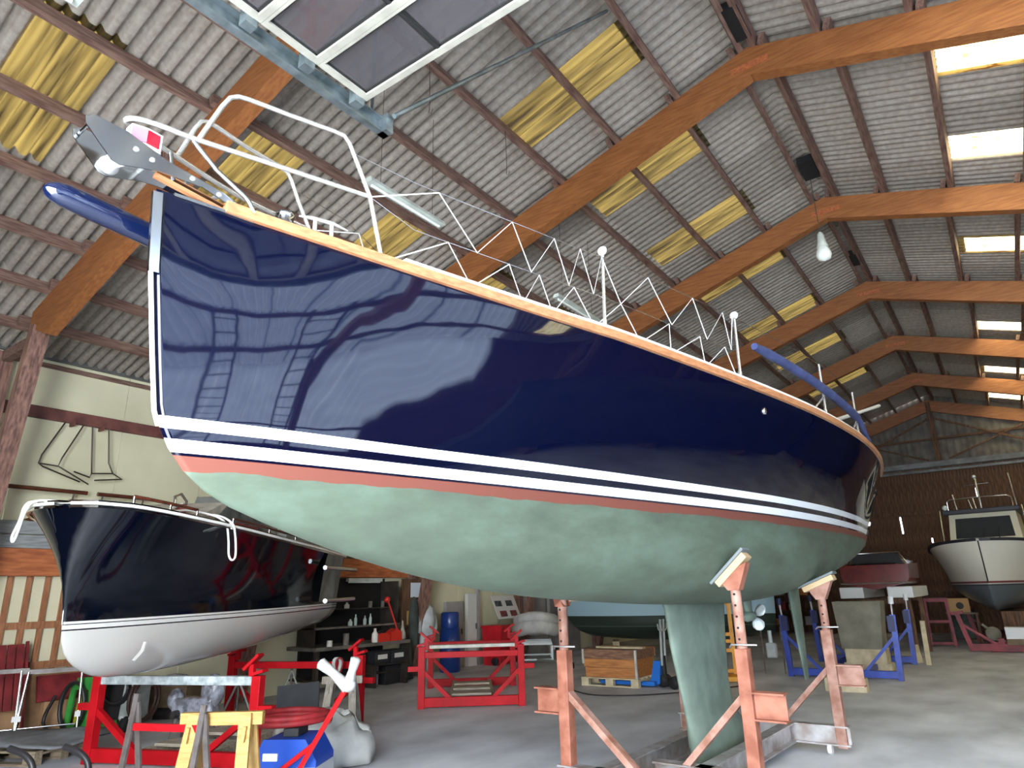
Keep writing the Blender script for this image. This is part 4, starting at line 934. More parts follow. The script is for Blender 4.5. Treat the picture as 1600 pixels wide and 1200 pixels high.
MB().tube(smooth_path([(-0.3, -0.4, 0.5), (-0.4, -0.42, 0.2), (-0.1, -0.5, 0.05), (0.2, -0.6, 0.02), (0.05, -0.7, 0.02)], 5), 0.022, 7).build('hose_end', M.hose_black, hc)
for x in (-0.2, 0.2): MB().lathe([(0.09, -0.03), (0.09, 0.03)], 14, (x, -0.12, 0.09), 'y').build('wheel', M.rubber, hc)
MB().box(-0.26, 0.26, -0.30, 0.07, 0.10, 0.15).build('base', M.green_paint, hc)
gc = thing('compressor', 'light grey compressor on wheels with black hose coiled round it', 'compressor', (-9.95, 4.92, 0), math.radians(25))
MB().box(-0.20, 0.20, -0.18, 0.18, 0.14, 0.62).build('body', M.machine_grey, gc, bevel=0.03)
for q in (0, 0.05, 0.1): MB().tube(torus_pts((-0.02, -0.20-q*0.4, 0.52+q*0.2), 0.19, 20, ax='y'), 0.02, 7).build('hose_coil', M.hose_black, gc)
for q in (0, 0.05): MB().tube(torus_pts((0.26+q, -0.05, 0.38), 0.26, 20, ax='x'), 0.022, 7).build('brown_hose_coil', M.hose_brown, gc)
for x in (-0.15, 0.15): MB().lathe([(0.0, -0.035), (0.10, -0.03), (0.10, 0.03), (0.0, 0.035)], 16, (x, -0.16, 0.10), 'x').build('wheel', M.rubber, gc)
for x in (-0.12, 0.12): MB().box(x-0.025, x+0.025, -0.22, -0.18, 0.02, 0.2).build('foot', M.plastic_white, gc)
bx_ = thing('wrapped_crate', 'brown crate topped with crumpled plastic film behind the compressor', 'crate', (-10.3, 5.75, 0), math.radians(30))
MB().box(-0.3, 0.3, -0.2, 0.2, 0.16, 0.45).build('crate_body', M.box_brown, bx_, bevel=0.01)
MB().box(-0.22, 0.22, -0.12, 0.12, 0, 0.16).build('stand', M.engine_dark, bx_)
MB().ball((0, 0, 0.47), 0.28, 12, 6, (1.05, 0.7, 0.45)).build('plastic_film', M.wrap_film, bx_)
en = thing('wrapped_engine', 'boat engine wrapped in grey film standing inside the motorboat cradle', 'engine', (-8.35, 4.95, 0), math.radians(30)); en.scale = (0.72, 0.72, 0.9)
MB().box(-0.35, 0.35, -0.16, 0.16, 0.30, 0.55).build('engine_block', M.wrap_film, en, bevel=0.05)
MB().ball((0.28, 0, 0.62), 0.2, 12, 8, (1, 0.8, 1.1)).build('film_bundle', M.wrap_film, en)
MB().ball((-0.36, 0, 0.52), 0.14, 10, 6).build('film_bundle', M.wrap_film, en)
MB().lathe([(0.05, -0.1), (0.05, 0.06)], 12, (-0.22, -0.2, 0.36), 'y').build('flange', M.engine_dark, en)
for x in (-0.25, 0.25):
    for y in (-0.14, 0.14): MB().bar((x*1.2, y*1.3, 0), (x, y, 0.32), 0.04, 0.04).build('stand_leg', M.steel_old, en)

# saw horses and trestles in front
def sawhorse(label, loc, rz, L, h, m, m2, spread=0.2, lw=0.09, tb=0.09):
    t = thing('sawhorse', label, 'sawhorse', loc, rz)
    MB().box(-L/2, L/2, -0.03, 0.03, h-tb, h).build('top_beam', m, t, bevel=0.005)
    for sx in (-1, 1):
        for sy in (-1, 1):
            MB().bar((sx*(L/2-0.06), sy*spread, 0), (sx*(L/2-0.12), sy*0.045, h-0.01), lw, 0.028, up=(0, 1, 0)).build('leg', m if sy < 0 else m2, t)
        MB().prism([(-0.10, h-tb-0.0), (0.10, h-tb-0.0), (0.13, h-tb-0.1), (-0.13, h-tb-0.1)], sx*(L/2-0.10)-0.012, sx*(L/2-0.10)+0.012, 'x').build('gusset', m, t)
        for q in (-0.02, 0.02): MB().lathe([(0.009, -0.064), (0.009, -0.052)], 8, (sx*(L/2-0.115)+q*0.3, 0, h-0.045-abs(q)*1.5+q), 'y').build('bolt', M.steel_old, t)
    return t
sawhorse('bright new pine sawhorse in front of the red cradle', (-5.05, 3.22, 0), math.radians(35), 0.62, 0.80, M.pine, M.pine_dark)
sawhorse('greyed old wooden sawhorse behind the red jack pole', (-7.12, 6.15, 0), math.radians(38), 0.50, 0.66, M.wood_grey, M.wood_grey)
tr = thing('steel_stand', 'slim grey steel trestle with flat bar legs left of the pine sawhorse', 'trestle', (-5.4, 2.98, 0), math.radians(20))
for x, h in ((-0.32, 0.93), (0.30, 0.86)):
    MB().bar((x-0.03, -0.06, 0), (x+0.02, 0, h), 0.045, 0.02, up=(0, 1, 0)).build('leg', M.steel_old, tr); MB().bar((x+0.10, 0.1, 0), (x+0.03, 0.0, h-0.06), 0.045, 0.02, up=(0, 1, 0)).build('leg', M.steel_old, tr)
MB().bar((-0.30, 0, 0.70), (0.32, 0, 0.70), 0.03, 0.05).build('cross_bar', M.cradle_red, tr)
# bent black pipes on wooden trestles at the lower left edge
for k, (x, y, lab, hgt) in enumerate(((-6.15, 2.42, 'bent black pipe propped up at the bottom left corner', 0.56), (-5.95, 2.72, 'second bent black pipe standing next to the grey cradle post', 0.54))):
    o = MB().tube(smooth_path([(-0.22, -0.10, hgt+0.02), (-0.10, -0.04, hgt-0.02), (-0.02, 0, hgt-0.1), (0, 0, hgt-0.25), (0.01, 0.0, 0)], 5), 0.024, 10).build('bent_pipe', M.hose_black); o.location = (x, y, 0); tag(o, lab, 'pipe')
sawhorse('rough wooden sawhorse cut off by the bottom left corner', (-5.75, 2.42, 0), math.radians(60), 0.5, 0.46, M.pine_dark, M.wood_grey)
o = MB().ball((0, 0, 0.06), 0.1, 10, 6, (1, 1, 0.6)).build('green_cloth', M.green_paint); o.location = (-6.0, 2.62, 0.30); tag(o, 'crumpled green cloth lying on a stool at the bottom edge', 'cloth')
st_ = thing('stool', 'low wooden stool carrying the green cloth', 'stool', (-6.0, 2.62, 0), 0)
B(-0.14, 0.14, -0.12, 0.12, 0.27, 0.30).build('seat', M.wood_grey, st_)
for x in (-0.11, 0.11):
    for y in (-0.09, 0.09): B(x-0.015, x+0.015, y-0.015, y+0.015, 0, 0.27).build('leg', M.wood_grey, st_)

# tarp, vacuum cleaner with red hose, red jack pole, black board
rows = []
for i in range(19):
    a = PI*(i/18); row = []
    for k in range(25):
        q = 2*PI*k/24; w_ = 1+0.10*math.sin(3*q+1)+0.07*math.sin(7*q+3*a)+0.04*math.sin(11*q)
        r = math.sin(a/2)**0.9; z = 0.50*math.cos(a/2)**0.75*(1+0.12*math.sin(5*q+6*a)*math.sin(a))
        row.append((0.52*r*w_*math.cos(q), 0.34*r*w_*math.sin(q), max(0.01, z)))
    rows.append(row)
o = MB().grid(rows).build('tarpaulin', M.tarp_white, solid=0.008); at(o, (-6.1, 4.98, 0.0), math.radians(36)); tag(o, 'crumpled off-white tarpaulin heaped behind the blue vacuum cleaner', 'tarpaulin')
vc = thing('vacuum_cleaner', 'blue wet vacuum cleaner with grey side and red hose on top', 'vacuum cleaner', (-5.25, 4.05, 0), math.radians(30)); vc.scale = (1.12, 1.12, 1.12)
MB().prism([(-0.24, 0.05), (0.24, 0.05), (0.24, 0.30), (0.15, 0.44), (-0.17, 0.44), (-0.24, 0.30)], -0.18, 0.18, 'y').build('body', M.vac_blue, vc, bevel=0.02)
MB().box(0.08, 0.25, -0.19, 0.19, 0.06, 0.26).build('side_cover', M.vac_grey, vc, bevel=0.02)
MB().box(-0.16, -0.05, -0.196, -0.18, 0.30, 0.35).build('badge', M.plastic_white, vc)
MB().box(-0.06, 0.06, -0.1, 0.1, 0.44, 0.50).build('handle', M.rubber, vc, bevel=0.01)
for x in (-0.18, 0.18): MB().lathe([(0.05, -0.02), (0.05, 0.02)], 12, (x, -0.17, 0.05), 'y').build('wheel', M.rubber, vc)
MB().tube(smooth_path(torus_pts((-0.12, 0.18, 0.50), 0.30, 14, ax='z', turns=2, drift=0.035), 2), 0.024, 8).build('hose', M.hose_red, vc)
jk = thing('jack_pole', 'red two legged jack pole with white padded head leaning forward', 'jack', (-5.2, 4.05, 0), 0)
hd = Vector((0.81, -0.20, 0.95)); mid = Vector((0.42, -0.10, 0.52)) 
MB().tube([(0.02, -0.16, 0.03), hd], 0.021, 10).build('pole', M.jack_red, jk)
MB().tube([(-0.34, -0.26, 0.03), (0.43, -0.18, 0.50)], 0.019, 10).build('side_leg', M.jack_red, jk)
for tip, rr in ((Vector((-0.20, -0.13, 0.17)), 0.045), (Vector((0.06, 0.02, 0.20)), 0.042)):
    MB().tube([hd+Vector((0, 0, -0.02)), hd+tip*0.5, hd+tip*0.95, hd+tip], [0.05, rr*0.75, rr, rr*0.5], 10).build('padded_arm', M.foam_white, jk)
MB().ball(hd, 0.06, 10, 8, (1.2, 1, 0.9)).build('padded_head', M.foam_white, jk)
o = MB().bar((0, 0, 0), (-0.10, 0.06, 0.55), 0.55, 0.02, up=(-0.5, 0.8, 0)).build('black_board', M.black_board); at(o, (-7.7, 5.95, 0), 0); tag(o, 'flat black board standing beside the motorboat cradle post', 'board')
def tripod(label, loc, h, r):
    t = thing('jack_stand', label, 'jack stand', loc, 0, 'grey steel tripod stands under the motorboat')
    for k in range(3):
        a = 0.5+2*PI*k/3; MB().tube([(0, 0, h), (r*math.cos(a), r*math.sin(a), 0)], 0.014, 6).build('leg', M.machine_grey, t)
    MB().tube([(0, 0, h*0.35), (0, 0, h+0.08)], 0.018, 8).build('screw', M.steel_old, t)
    for k in range(3):
        a = 0.5+2*PI*k/3; b_ = 0.5+2*PI*(k+1)/3; MB().tube([(r*0.8*math.cos(a), r*0.8*math.sin(a), h*0.2), (r*0.8*math.cos(b_), r*0.8*math.sin(b_), h*0.2)], 0.009, 6).build('ring_bar', M.machine_grey, t)
tripod('grey steel tripod stand seen through the motorboat cradle frame', (-8.95, 5.9, 0), 0.55, 0.28)
tripod('grey steel tripod stand behind the motorboat cradle rear frame', (-9.4, 7.1, 0), 0.55, 0.24)
cc = thing('cable_coil', 'grey and pink cable coils hung on the rear cradle post', 'cable', (-7.45, 6.3, 0.84), 0)
for q, m_ in ((0, M.machine_grey), (0.03, M.machine_grey), (0.06, M.hose_red)):
    MB().tube([(0.02+q+0.06*math.cos(a)*0.5, 0.04*math.sin(a*2), -0.16+0.17*math.sin(a)) for a in [2*PI*k/18 for k in range(19)]], 0.012, 6).build('coil', m_, cc)
# ------------------------------------------------------------------ work bench and wall things in the middle
mat('bench_dark', (60, 52, 46), 0.7, vscale=5, rgb2=(38, 32, 28))
mat('shelf_grey', (120, 114, 106), 0.6, vscale=6, rgb2=(88, 82, 76))
mat('black_panel', (22, 20, 20), 0.8)
mat('glass_bottle', (176, 190, 186), 0.15, coat=0.3)
mat('can_white', (224, 220, 212), 0.4)
mat('tool_red', (206, 48, 36), 0.4)
mat('crate_black', (36, 38, 42), 0.5)
mat('jerry_grey', (186, 188, 196), 0.5)
mat('paper', (214, 222, 232), 0.8)
mat('paper_yellow', (196, 158, 88), 0.8)
mat('overall_white', (196, 200, 202), 0.9, vscale=5, rgb2=(160, 164, 166), bump=0.5, bscale=9)
mat('cloth_dark', (70, 78, 72), 0.9, vscale=4, rgb2=(46, 50, 50), bump=0.4, bscale=9)
mat('barrel_blue', (28, 58, 128), 0.35, coat=0.2)
mat('bin_red', (206, 32, 44), 0.4, vscale=4, rgb2=(180, 22, 34))
mat('panel_grey', (170, 166, 164), 0.6, vscale=2, rgb2=(146, 142, 140))
mat('panel_white', (214, 214, 210), 0.5)
mat('photo_dark', (96, 104, 104), 0.5, vscale=12, rgb2=(40, 46, 60))
mat('photo_red', (150, 60, 58), 0.5, vscale=14, rgb2=(70, 40, 44))
mat('dinghy_grey', (206, 206, 204), 0.6, vscale=4, rgb2=(184, 184, 182))
mat('trailer_zinc', (176, 180, 178), 0.45, metal=0.6)
# black board behind the bench, the shade of the recess put into its colour
o = B(-10.86, -10.80, 8.3, 10.35, 0.2, 1.96).build('backing_panel', M.black_panel); tag(o, 'black painted back board behind the cluttered work bench', 'board')
wb = thing('work_bench', 'dark cluttered work bench with two shelves below the orange beam', 'work bench', (-10.4, 9.2, 0))
B(-0.38, 0.42, -1.2, 1.1, 0.72, 0.78).build('bench_top', M.shelf_grey, wb, bevel=0.004)
B(-0.38, 0.16, -1.0, 1.05, 1.06, 1.09).build('shelf', M.shelf_grey, wb)
B(-0.38, 0.02, -0.9, 1.05, 1.38, 1.40).build('shelf', M.bench_dark, wb)
for y in (-1.15, -0.1, 1.02): B(0.30, 0.38, y, y+0.07, 0, 0.72).build('leg', M.bench_dark, wb)
for y in (-1.0, 1.03): B(-0.38, 0.1, y, y+0.03, 0.78, 1.9).build('shelf_side', M.bench_dark, wb)
B(-0.38, 0.36, -1.15, 1.05, 0.22, 0.25).build('lower_shelf', M.bench_dark, wb)
# bottles, cans and tools on it
def bottle(x, y, z, r, h, m, label, cat='bottle', name='bottle', cap=None):
    o = MB().lathe([(r*0.9, 0), (r, h*0.05), (r, h*0.6), (r*0.45, h*0.78), (r*0.4, h), (0.0, h)], 10).build(name, m); o.location = (x, y, z); return tag(o, label, cat, 'bottles and cans on the work bench')
def can(x, y, z, r, h, m, label):
    o = MB().lathe([(r*0.96, 0), (r, 0.01), (r, h-0.01), (r*0.9, h), (0, h)], 12).build('can', m); o.location = (x, y, z); return tag(o, label, 'can', 'bottles and cans on the work bench')
can(-10.05, 8.35, 0.781, 0.05, 0.10, M.can_white, 'short white can at the left end of the bench top')
can(-10.05, 8.72, 0.781, 0.055, 0.20, M.shelf_grey, 'tall grey can with shiny lid on the bench top')
bottle(-10.05, 9.42, 0.781, 0.06, 0.25, M.can_white, 'cone shaped cream bottle beside the red tool box')
for k, (y, r, h) in enumerate(((9.02, 0.045, 0.12), (9.15, 0.03, 0.2), (9.38, 0.035, 0.17), (9.52, 0.03, 0.2))):
    bottle(-10.30, y, 1.091, r, h, M.glass_bottle, ('squat clear jar on the upper shelf', 'slim clear bottle next to the squat jar on the shelf', 'small white capped bottle in the middle of the shelf', 'tall clear bottle right of the white capped bottle')[k])
bottle(-10.45, 9.05, 1.401, 0.05, 0.11, M.can_white, 'small white pot on the topmost dark shelf')
o = MB().ball((0, 0, 0.05), 0.06, 10, 6, (1, 1.4, 0.7)).build('lamp_shade', M.lamp_tube); o.location = (-10.4, 8.62, 1.39); tag(o, 'small shiny white dish at the left end of the top shelf', 'dish')
can(-10.42, 9.62, 1.401, 0.04, 0.12, M.shelf_grey, 'grey can standing left on the top dark shelf')
can(-10.42, 9.95, 1.401, 0.04, 0.12, M.shelf_grey, 'grey can standing right on the top dark shelf')
tb_ = thing('tool_box', 'red tool box on the bench top', 'tool box', (-10.1, 9.62, 0.781))
MB().prism([(-0.16, 0), (0.16, 0), (0.16, 0.09), (0.10, 0.15), (-0.10, 0.15), (-0.16, 0.09)], -0.09, 0.09, 'x').build('box', M.tool_red, tb_, bevel=0.01); MB().tube([(0, -0.08, 0.14), (0, -0.06, 0.19), (0, 0.06, 0.19), (0, 0.08, 0.14)], 0.012, 6).build('handle', M.rubber, tb_)
vz = thing('bench_lamp', 'red swing arm tool standing on the right of the bench', 'bench tool', (-10.1, 9.95, 0.781))
MB().prism([(-0.15, 0), (0.15, 0), (0.13, 0.16), (0.02, 0.22), (-0.12, 0.16)], -0.09, 0.09, 'x').build('base', M.tool_red, vz, bevel=0.01)
MB().tube([(0, 0.10, 0.2), (-0.05, -0.12, 0.74)], 0.016, 8).build('arm', M.tool_red, vz)
MB().ball((-0.05, -0.14, 0.76), 0.06, 10, 6).build('head', M.tool_red, vz)
o = MB().lathe([(0.02, 0), (0.07, 0.02), (0.06, 0.12), (0.03, 0.22), (0.012, 0.34), (0, 0.36)], 12).build('glue_gun_cone', M.canvas_beige); o.location = (-10.12, 10.22, 0.781); tag(o, 'tall pale cone shaped nozzle at the right end of the bench', 'nozzle')
# below the bench
jc = thing('jerrycan', 'pale grey plastic jerrycan with red cap under the bench', 'jerrycan', (-10.3, 9.58, 0), 0)
MB().box(-0.09, 0.09, -0.13, 0.13, 0, 0.36).build('body', M.jerry_grey, jc, bevel=0.03); MB().lathe([(0.035, 0.35), (0.035, 0.40), (0, 0.40)], 10, (0, -0.02, 0)).build('cap', M.tool_red, jc)
cr_ = thing('plastic_crate', 'black plastic crate on the floor right of the jerrycan', 'crate', (-10.28, 9.98, 0), 0)
MB().box(-0.2, 0.2, -0.22, 0.22, 0, 0.30).build('body', M.crate_black, cr_, bevel=0.01); MB().box(-0.22, 0.22, -0.24, 0.24, 0.30, 0.34).build('rim', M.crate_black, cr_, bevel=0.008)
mat('letter_white', (215, 212, 206), 0.7)
for k, (y, tx, lab) in enumerate(((9.55, '', 'black storage box with pale label standing left below the bench'), (9.98, '', 'black storage box with pale label standing right below the bench'))):
    t = thing('storage_box', lab, 'box', (-10.12, y, 0.50))
    B(-0.16, 0.16, -0.19, 0.19, -0.1, 0.12).build('body', M.crate_black, t, bevel=0.01)
    B(0.158, 0.164, -0.12, 0.12, -0.02, 0.06).build('label_plate', M.letter_white, t)
sb_ = B(-10.32, -9.92, 9.3, 10.2, 0.37, 0.40).build('box_shelf', M.bench_dark, wb); sb_.parent = None; tag(sb_, 'dark plank shelf carrying the two labelled boxes', 'shelf')
for y in (9.32, 10.14): B(0.0, 0.4, y-9.3, y-9.3+0.05, -0.37, 0).build('support', M.bench_dark, sb_).location = (-10.32, 9.3, 0.37)
lamp = thing('tube_lamp', 'white strip lamp mounted under the beam above the bench', 'lamp', (-10.7, 9.7, 1.90)); B(-0.04, 0.04, -0.45, 0.45, 0, 0.06).build('housing', M.lamp_shell, lamp); MB().tube([(0, -0.42, -0.015), (0, 0.42, -0.015)], 0.014, 8).build('tube', M.lamp_tube, lamp)
# things stored above the beam
for k, (y0, y1, z0, h, m_, lab) in enumerate(((8.3, 9.95, 2.445, 0.36, M.cloth_dark, 'dark boxed goods stored on the brown plank above the bench'), (8.2, 10.9, 2.345, 0.095, M.box_brown, 'long brown plank stored on the beam above the bench'), (11.2, 11.8, 2.345, 0.16, M.varnish_wood, 'short brown board stored on the beam beside the post'))):
    o = B(-10.895, -10.75, y0, y1, z0, z0+h).build('stored_board', m_, bevel=0.01); tag(o, lab, 'board')
for k, y in enumerate((10.05, 10.2, 10.45, 10.72)):
    o = MB().tube([(0, 0, 0), (-0.04, 0, 0.55)], 0.012, 6).build('metal_rod', M.chrome); o.location = (-10.80, y, 2.445 if y < 10.9 else 2.345); tag(o, ('leftmost thin metal rod standing on the wall beam above the bench', 'second thin metal rod standing on the wall beam above the bench', 'third thin metal rod on the wall beam near the raking leg', 'rightmost thin metal rod on the wall beam near the raking leg')[k], 'rod', 'metal rods on the wall beam')
# papers, overalls and cloth around the frame leg
o = B(0, 0.006, 0, 0.44, 0, 0.30).build('paper_sheet', M.paper); o.location = (-10.60, 10.92, 1.57); tag(o, 'white printed sheet pinned beside the raking frame leg', 'paper')
o = B(0, 0.006, 0, 0.36, 0, 0.22).build('paper_sheet', M.paper); o.location = (-10.58, 10.95, 1.30); tag(o, 'smaller white sheet pinned below the printed sheet', 'paper')
o = B(0, 0.006, 0, 0.30, 0, 0.28).build('paper_sheet', M.paper_yellow); o.location = (-10.58, 10.80, 1.02); tag(o, 'yellow brown sheet pinned low beside the raking leg', 'paper')
b_ = B(-10.66, -10.62, 10.7, 11.5, 0.95, 1.95).build('pin_board', M.board_brown); tag(b_, 'brown pin board behind the pinned papers', 'pin board')
ov = thing('overall', 'white work overall hanging beside the blue barrel', 'overall', (-10.45, 11.25, 0))
MB().lathe([(0.06, 1.42), (0.16, 1.34), (0.20, 1.1), (0.17, 0.85), (0.20, 0.72)], 14).build('torso', M.overall_white, ov)
for sy in (-1, 1):
    MB().tube(smooth_path([(0, sy*0.14, 1.34), (0.02, sy*0.24, 1.1), (0.02, sy*0.25, 0.85)], 4), [0.07]*4+[0.065]*4+[0.05], 8).build('sleeve', M.overall_white, ov)
    MB().tube(smooth_path([(0, sy*0.09, 0.76), (0.01, sy*0.11, 0.4), (0.0, sy*0.10, 0.08)], 4), [0.10]*4+[0.085]*4+[0.075], 8).build('trouser_leg', M.overall_white, ov)
MB().tube([(-0.13, 0, 1.5), (-0.02, 0, 1.5), (0, 0, 1.42)], 0.01, 6).build('hanger', M.steel_old, ov)
o = MB().lathe([(0.02, 1.58), (0.08, 1.48), (0.11, 1.15), (0.10, 0.85), (0.13, 0.62), (0.0, 0.62)], 12).build('hanging_coat', M.cloth_dark); o.location = (-10.40, 10.82, 0); tag(o, 'dark green coat hanging in front of the raking leg', 'coat')
o = MB().lathe([(0.02, 0.80), (0.12, 0.7), (0.15, 0.4), (0.17, 0.02), (0.0, 0.02)], 12).build('hanging_cables', M.cloth_dark); o.location = (-10.35, 10.55, 0); tag(o, 'bundle of dark cables hanging to the floor beside the bench', 'cable')
# barrel, bin, cupboard panels
br = thing('barrel', 'tall blue plastic barrel behind the red cradle', 'barrel', (-10.42, 12.0, 0))
MB().lathe([(0.21, 0), (0.23, 0.03), (0.23, 0.28), (0.24, 0.30), (0.23, 0.32), (0.23, 0.6), (0.24, 0.62), (0.23, 0.64), (0.22, 0.90), (0.0, 0.90)], 20).build('body', M.barrel_blue, br)
br2 = thing('barrel', 'dark blue plastic drum standing on top of the tall barrel', 'barrel', (-10.42, 12.0, 0.905))
MB().lathe([(0.19, 0), (0.2, 0.03), (0.2, 0.30), (0.17, 0.33), (0.0, 0.33)], 18).build('body', M.barrel_blue, br2)
bn = thing('waste_bin', 'bright red wheeled waste bin behind the red cradle', 'waste bin', (-10.38, 13.65, 0), 0.15)
MB().prism([(-0.22, 0), (0.22, 0), (0.26, 0.82), (-0.26, 0.82)], -0.24, 0.24, 'y').build('body', M.bin_red, bn, bevel=0.015); MB().box(-0.28, 0.28, -0.27, 0.27, 0.82, 0.88).build('lid', M.bin_red, bn, bevel=0.012)
MB().lathe([(0.0, -0.03), (0.09, -0.025), (0.09, 0.025), (0.0, 0.03)], 14, (0.1, -0.27, 0.09), 'y').build('wheel', M.rubber, bn)
for k, (ya, yb, z0, z1, m_, lab) in enumerate(((12.25, 12.85, 0.0, 1.45, M.panel_grey, 'grey cupboard door left of the red bin'), (13.02, 13.35, 0.0, 1.62, M.panel_white, 'narrow white cupboard door beside the notice boards'), (13.4, 13.5, 0, 1.9, M.panel_grey, 'slim grey post beside the white cupboard door'), (15.3, 16.4, 0.0, 1.9, M.panel_grey, 'wide grey wall panel behind the grey dinghy'), (16.6, 18.2, 0.0, 1.75, M.panel_grey, 'grey panel with a dark frame left of the green boat'))):
    t = thing('cupboard_door' if k < 2 else 'wall_board', lab, 'panel', (-10.84, ya, z0)); B(0, 0.10, 0, yb-ya, 0, z1-z0).build('leaf', m_, t, bevel=0.006)
    if k < 2: MB().box(0.10, 0.13, (yb-ya)*0.85, (yb-ya)*0.9, (z1-z0)*0.5, (z1-z0)*0.58).build('handle', M.steel_old, t)
nb_ = thing('notice_board', 'white notice board with four photographs behind the red cradle', 'notice board', (-10.72, 14.35, 1.0), 0)
MB().bar((0.25, 0, 0), (0, 0, 0.55), 0.95, 0.02, up=(1, 0, 0)).build('board', M.panel_white, nb_)
for x, z, m_ in ((-0.3, 0.36, M.photo_dark), (0.15, 0.36, M.photo_dark), (-0.22, 0.12, M.photo_red), (0.2, 0.12, M.photo_red)):
    q = 0.25-0.25*z/0.55+0.05; MB().bar((q, x, z-0.06), (q-0.055, x, z+0.07), 0.26, 0.01, up=(1, 0, 0)).build('photo', m_, nb_)
for y in (-0.35, 0.35): MB().bar((0.24, y, -1.0), (0.12, y, 0.25), 0.04, 0.03).build('leg', M.wood_grey, nb_)
# grey inflatable dinghy on a trailer
dg = thing('inflatable_dinghy', 'pale grey inflatable dinghy on a light trailer', 'dinghy', (-9.8, 14.5, 0.74), math.radians(34)); dg.scale = (0.72, 0.72, 0.85)
path = [(-0.62, 1.3, 0), (-0.62, 0.6, 0), (-0.62, 0, 0.0), (-0.60, -0.6, 0.02), (-0.45, -1.0, 0.07), (-0.2, -1.22, 0.12), (0, -1.28, 0.13), (0.2, -1.22, 0.12), (0.45, -1.0, 0.07), (0.60, -0.6, 0.02), (0.62, 0, 0), (0.62, 0.6, 0), (0.62, 1.3, 0)]
sp = smooth_path(path, 4); n_ = len(sp)
for dz_, rr_ in ((0.0, 0.19), (0.25, 0.15)): MB().tube([p+Vector((0, 0, dz_)) for p in sp], [rr_ if 3 < k < n_-4 else rr_*min(1, 0.2+0.27*min(k, n_-1-k)) for k in range(n_)], 12).build('tube', M.dinghy_grey, dg)
MB().tube([p+Vector((0, 0, 0.0)) + Vector((0.19 if p.x > 0 else -0.19, 0, 0)) for p in sp[4:-4]], 0.018, 6).build('rubbing_strip', M.machine_grey, dg)
MB().grid([[(-0.55, 1.1, -0.06), (0, 1.1, -0.16), (0.55, 1.1, -0.06)], [(-0.55, -0.2, -0.06), (0, -0.2, -0.18), (0.55, -0.2, -0.06)], [(-0.3, -1.0, 0.02), (0, -1.05, -0.04), (0.3, -1.0, 0.02)]]).build('floor', M.dinghy_grey, dg, solid=0.02)
MB().box(-0.5, 0.5, 1.05, 1.09, -0.1, 0.3).build('transom', M.wood_grey, dg)
tl = thing('boat_trailer', 'light galvanised trailer frame under the grey dinghy', 'trailer', (-9.8, 14.5, 0), math.radians(34)); tl.scale = (0.72, 0.72, 0.95)
for x in (-0.5, 0.5): MB().bar((x, -1.1, 0.42), (x, 1.1, 0.42), 0.06, 0.06).build('side_beam', M.trailer_zinc, tl)
for y in (-0.9, 0.0, 0.9): MB().bar((-0.5, y, 0.48), (0.5, y, 0.48), 0.06, 0.05).build('cross_beam', M.trailer_zinc, tl)
for x in (-0.5, 0.5):
    for y in (-0.95, 0.95): MB().bar((x, y, 0.05), (x, y, 0.42), 0.05, 0.05).build('leg', M.trailer_zinc, tl)
    MB().lathe([(0, -0.05), (0.16, -0.045), (0.16, 0.045), (0, 0.05)], 16, (x*1.35, 0.2, 0.16), 'x').build('wheel', M.rubber, tl)
for y in (-0.95, 0.95): MB().bar((-0.5, y, 0.12), (0.5, y, 0.12), 0.04, 0.04).build('low_beam', M.trailer_zinc, tl)
MB().bar((0, -1.0, 0.12), (1.2, -2.3, 0.12), 0.05, 0.05).build('drawbar', M.trailer_zinc, tl)
MB().lathe([(0, -0.03), (0.07, -0.025), (0.07, 0.025), (0, 0.03)], 12, (1.1, -2.2, 0.07), 'x').build('jockey_wheel', M.rubber, tl)
# ------------------------------------------------------------------ middle and right background
mat('boat_green', (56, 70, 60), 0.35, vscale=3, rgb2=(40, 52, 44), coat=0.2)
mat('boat_lightblue', (176, 208, 222), 0.35)
mat('crate_wood', (196, 132, 74), 0.6, vscale=4, rgb2=(160, 100, 52), stretch=(1, 8, 8))
mat('crate_old', (150, 110, 84), 0.75, vscale=5, rgb2=(104, 74, 58), stretch=(1, 6, 6))
mat('truck_blue', (34, 108, 196), 0.4)
mat('yellow_paint', (240, 170, 24), 0.45, vscale=5, rgb2=(214, 142, 16))
mat('cradle_blue', (44, 74, 176), 0.45, vscale=5, rgb2=(32, 54, 140))
mat('plinth_beige', (138, 134, 118), 0.75, vscale=3, rgb2=(112, 108, 94))
mat('block_wood', (206, 192, 160), 0.75, vscale=6, rgb2=(172, 156, 124))
mat('speed_red', (112, 22, 16), 0.25, vscale=3, rgb2=(86, 14, 12), coat=0.4)
mat('cruiser_glass', (60, 62, 64), 0.08, coat=0.4)
mat('cruiser_dark', (34, 34, 44), 0.5)
mat('cruiser_cream', (226, 220, 196), 0.4)
mat('green_box', (70, 84, 72), 0.6, vscale=14, rgb2=(46, 58, 50))
mat('cardboard', (190, 146, 92), 0.7)
mat('polystyrene', (222, 224, 224), 0.7)
mat('blue_dark', (24, 34, 84), 0.5)
